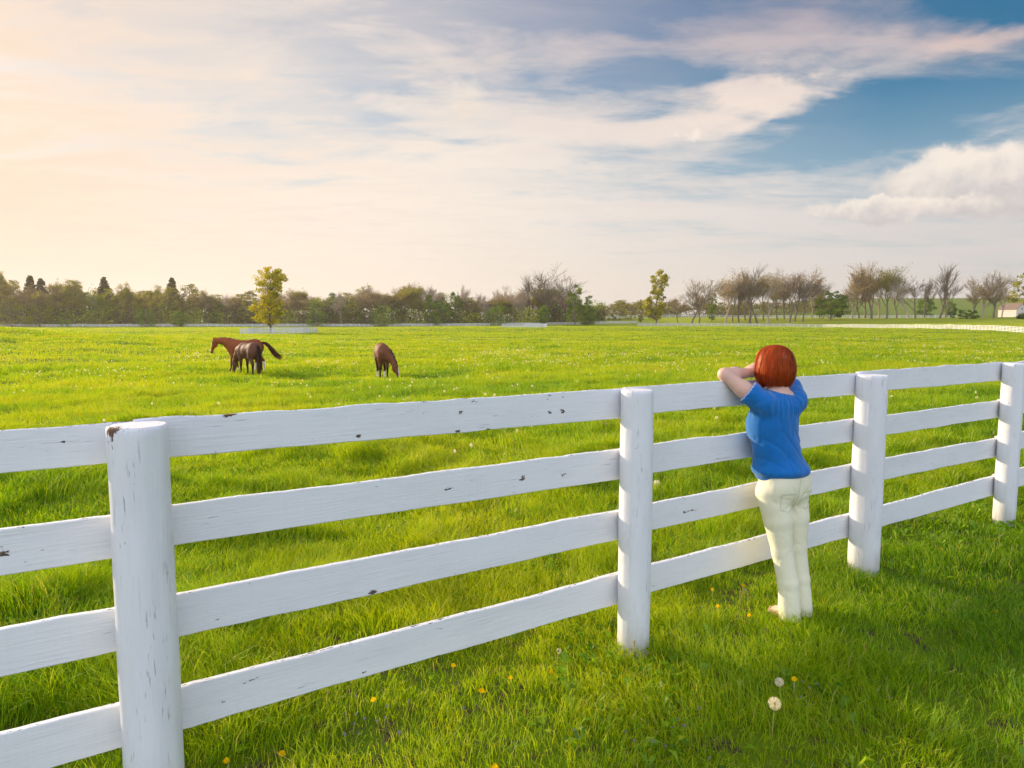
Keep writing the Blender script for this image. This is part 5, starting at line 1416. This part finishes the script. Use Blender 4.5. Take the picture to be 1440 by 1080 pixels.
def build_flowers():
    rs = np.random.default_rng(5)
    Mst = simple_mat('flower_stem', (.50, .44, .14), .6, .2, 60); Mdry = simple_mat('dry_stalk', (.42, .27, .10), .8, .2, 60)
    My = mat_leaf('yellow_petals', [(0, (.90, .58, .004)), (1, (.97, .78, .012))], .3); Mw = mat_leaf('white_seed_fluff', [(0, (.82, .80, .74)), (1, (.93, .91, .87))], .5)
    Mc = simple_mat('seed_core', (.30, .22, .14), .9, .2, 100); Mv = mat_leaf('violet_petals', [(0, (.20, .13, .42)), (1, (.42, .32, .62))], .4)
    Ml = M_LEAF_G
    def base(u, v):
        z = 0.0
        for _ in range(4): x, y = at(u, v, z); z = float(hz(x, y))
        return x, y, z
    def seed(u, v, h, lab, rad=.024, n=260, bend=.01, core=.006):
        x, y, z = base(u, v); o = link('dandelion', None, loc=(x, y, z), rot=(0, 0, rs.uniform(0, 6)), label=lab, cat='flower', group='dandelions near the fence')
        (sv, sf), top = stem_mesh(h, bend); link('stem', mesh_np('stem', sv, [sf], [Mst], True), o)
        fv, ff = fluff(rs, rad, n, .0022); link('seed_head', mesh_np('seed_head', fv + top, [ff], [Mw], False, {'tint': rs.uniform(0, 1, len(fv))}), o)
        b = Blob(top - .02, top + .02, .003); b.ell(top, (core, core, core * 1.1)); V, Q = b.mesh(); link('seed_core', mesh_np('seed_core', V, [Q], [Mc], True), o)
    seed(1086, 1036, .150, 'largest white dandelion seed head in the foreground, on a tall pale stem', .026, 420)
    seed(1097, 992, .112, 'smaller white seed head just behind the largest foreground one', .020, 320)
    seed(783, 946, .120, 'half-blown brownish seed head left of the middle post', .013, 60, .02, .008)
    def bloom(u, v, h, lab, rad=.019, bend=.008, up=.35, tilt=.25):
        x, y, z = base(u, v); o = link('dandelion', None, loc=(x, y, z), rot=(0, 0, rs.uniform(0, 6)), label=lab, cat='flower', group='dandelions near the fence')
        (sv, sf), top = stem_mesh(h, bend); link('stem', mesh_np('stem', sv, [sf], [Mst], True), o)
        pv, pf = petals(rs, rad, 5, 22, up); m = np.array(Matrix.Rotation(tilt, 3, 'Y') @ Matrix.Rotation(rs.uniform(-.3, .3), 3, 'X')); link('bloom', mesh_np('bloom', pv @ m.T + top, [pf], [My], False, {'tint': rs.uniform(0, 1, len(pv))}), o)
    for (u, v, h, lab, rad) in [
        (1116, 985, .10, 'yellow dandelion bloom beside the smaller white seed head', .016),
        (677, 993, .060, 'wide-open yellow dandelion below the bottom rail, right of the thin-stemmed one', .020) if False else (677, 990, .060, 'wide-open yellow dandelion below the bottom rail, left of the nodding one', .020),
        (719, 976, .075, 'small yellow dandelion on a thin pale stem, nodding near the wide-open one', .013),
        (637, 952, .050, 'yellow dandelion close under the bottom rail, far left of the middle post', .015),
        (528, 998, .050, 'pale yellow dandelion in the grass left of the one under the rail', .016),
        (775, 958, .045, 'orange-yellow dandelion at the foot of the half-blown seed head', .015),
        (1002, 843, .060, 'yellow dandelion highest and leftmost of those left of the woman', .014),
        (1045, 840, .070, 'yellow dandelion close to the bottom rail just left of the woman', .017),
        (1011, 868, .060, 'bright yellow dandelion at the edge of the bare patch left of the woman', .018),
        (1026, 862, .040, 'small orange bud in the middle of the bare patch left of the woman', .010),
        (1053, 880, .060, 'yellow dandelion nearest the bare foot of the woman', .015),
        (1242, 778, .060, 'yellow dandelion right of the post behind the woman', .016),
        (1322, 780, .045, 'low yellow dandelion between the two right-hand posts', .015),
        (1344, 776, .040, 'faint yellow dandelion right of the low one between the right-hand posts', .013),
        (1398, 768, .050, 'yellow dandelion beside the foot of the rightmost post', .013),
        (1400, 872, .050, 'orange dandelion alone in the dark grass at the right edge', .015),
        (920, 864, .040, 'small orange dandelion just right of the middle post', .012),
        (396, 1072, .035, 'flattened orange-yellow dandelion near the bottom left corner below the rail', .018),
        (697, 1092, .040, 'yellow dandelion cut by the bottom edge of the view', .018),
        (322, 1080, .030, 'orange-yellow dandelion right of the foot of the nearest post', .015)]:
        bloom(u, v, h, lab, rad, rs.uniform(-.01, .015), .35, rs.uniform(-.3, .5))
    def stalk(u, v, h, lab):
        x, y, z = base(u, v); (sv, sf), top = stem_mesh(h, rs.uniform(-.006, .01), .0024)
        b = Blob(top - .03, top + .03, .003); b.ell(top, (.0042, .0042, .012)); V, Q = b.mesh()
        o = link('seed_stalk', None, loc=(x, y, z), label=lab, cat='plant stalk', group='dry seed stalks')
        link('stem', mesh_np('stem', sv, [sf], [Mdry], True), o); link('seed_tip', mesh_np('seed_tip', V, [Q], [Mdry], True), o)
    stalk(1213, 938, .105, 'thin dry stalk standing in the grass right of the woman')
    stalk(1040, 862, .125, 'thin dry stalk rising from the bare patch left of the woman')
    stalk(460, 1004, .100, 'thin brownish stalk below the bottom rail, left half')
    stalk(891, 930, .10, 'thin brown stalk against the foot of the middle post')
    # violets and ground ivy: tiny purple flowers low in the near lawn
    pv, pf = petals(rs, .0085, 2, 5, .3); pv[:, 2] += .045; (sv, sf), _ = stem_mesh(.045, 0, .0012)
    vm = mesh_np('violet', np.concatenate([pv, sv]), [np.concatenate([pf, sf + len(pv)])], [Mv, Mst], False, {'tint': rs.uniform(0, 1, len(pv) + len(sv))}, np.concatenate([np.zeros(len(pf)), np.ones(len(sf))]))
    spots = []
    for (u, v, k, s_) in [(954, 905, 9, 14), (940, 890, 5, 12), (972, 862, 7, 12), (1052, 845, 5, 8), (882, 1000, 6, 30), (1130, 985, 6, 30), (520, 1020, 8, 30), (870, 1060, 7, 40), (600, 1010, 5, 30), (1230, 975, 4, 40), (1320, 770, 6, 14), (960, 1045, 6, 40)]:
        for _ in range(k): spots.append((u + rs.normal(0, s_), v + rs.normal(0, s_ * .6)))
    for (u, v) in spots:
        x, y, z = base(u, v); o = link('violet_flower', vm, loc=(x, y, z), rot=(rs.uniform(-.3, .3), rs.uniform(-.3, .3), rs.uniform(0, 6)), label='tiny purple flower low in the grass on the near side of the fence', cat='flower', group='tiny purple flowers in the lawn')
        o.scale = (s := rs.uniform(.8, 1.4), s, rs.uniform(.7, 1.3))
    # seed heads all over the pasture: the nearest 290 as things, the rest as one
    fv, ff = fluff(rs, .030, 46, .0085); (sv, sf), top = stem_mesh(.17, .01, .003)
    def pm(name): return mesh_np(name, np.concatenate([fv + top, sv]), [ff, sf + len(fv)], [Mw, Mst], False, {'tint': rs.uniform(0, 1, len(fv) + len(sv))}, np.concatenate([np.zeros(len(ff)), np.ones(len(sf))]))
    meshes = [pm('dandelion_seed_head') for _ in range(2)]
    P = []
    tries = 0
    while len(P) < 1450 and tries < 90000:
        tries += 1
        r = math.sqrt(rs.uniform(4.2 ** 2, 120 ** 2)); a = rs.uniform(-R(40), R(40)); x, y = r * math.sin(a), r * math.cos(a)
        p = (x - FB[0]) * FN[0] + (y - FB[1]) * FN[1]
        if p < 1.0: continue
        dens = min(1, (34 / r) ** 1.3) * float(.15 + .85 * smooth(6, 17, r)) * (smooth(.44, .66, fbm(x / 6.0, y / 6.0, 71, 3)) + .05)
        if rs.uniform() < dens: P.append((r, x, y))
    P.sort(); near, far = P[:290], P[290:]
    for i, (r, x, y) in enumerate(near):
        o = link('dandelion_seed_head', meshes[i % 2], loc=(x, y, float(hz(x, y)) - .01), rot=(rs.uniform(-.15, .15), rs.uniform(-.15, .15), rs.uniform(0, 6)),
                 label='small white dandelion seed head dotted in the pasture beyond the fence', cat='flower', group='white seed heads dotted over the pasture')
        s_ = rs.uniform(.6, 1.0); o.scale = (s_, s_, rs.uniform(.7, 1.2))
    V = []; F = []; o = 0
    for (r, x, y) in far:
        k = rs.integers(1, 4)
        for _ in range(k):
            fv2, ff2 = fluff(rs, .036, 14, .020); c = np.array([x + rs.normal(0, .25), y + rs.normal(0, .4), 0]); c[2] = hz(c[0], c[1]) + rs.uniform(.10, .2)
            V.append(fv2 + c); F.append(ff2 + o); o += len(fv2)
    V = np.concatenate(V)
    link('distant_seed_heads', mesh_np('distant_seed_heads', V, [np.concatenate(F)], [Mw], False, {'tint': rs.uniform(0, 1, len(V))}), kind='stuff', cat='flowers', label='countless tiny white seed heads speckling the distant pasture')
build_flowers()
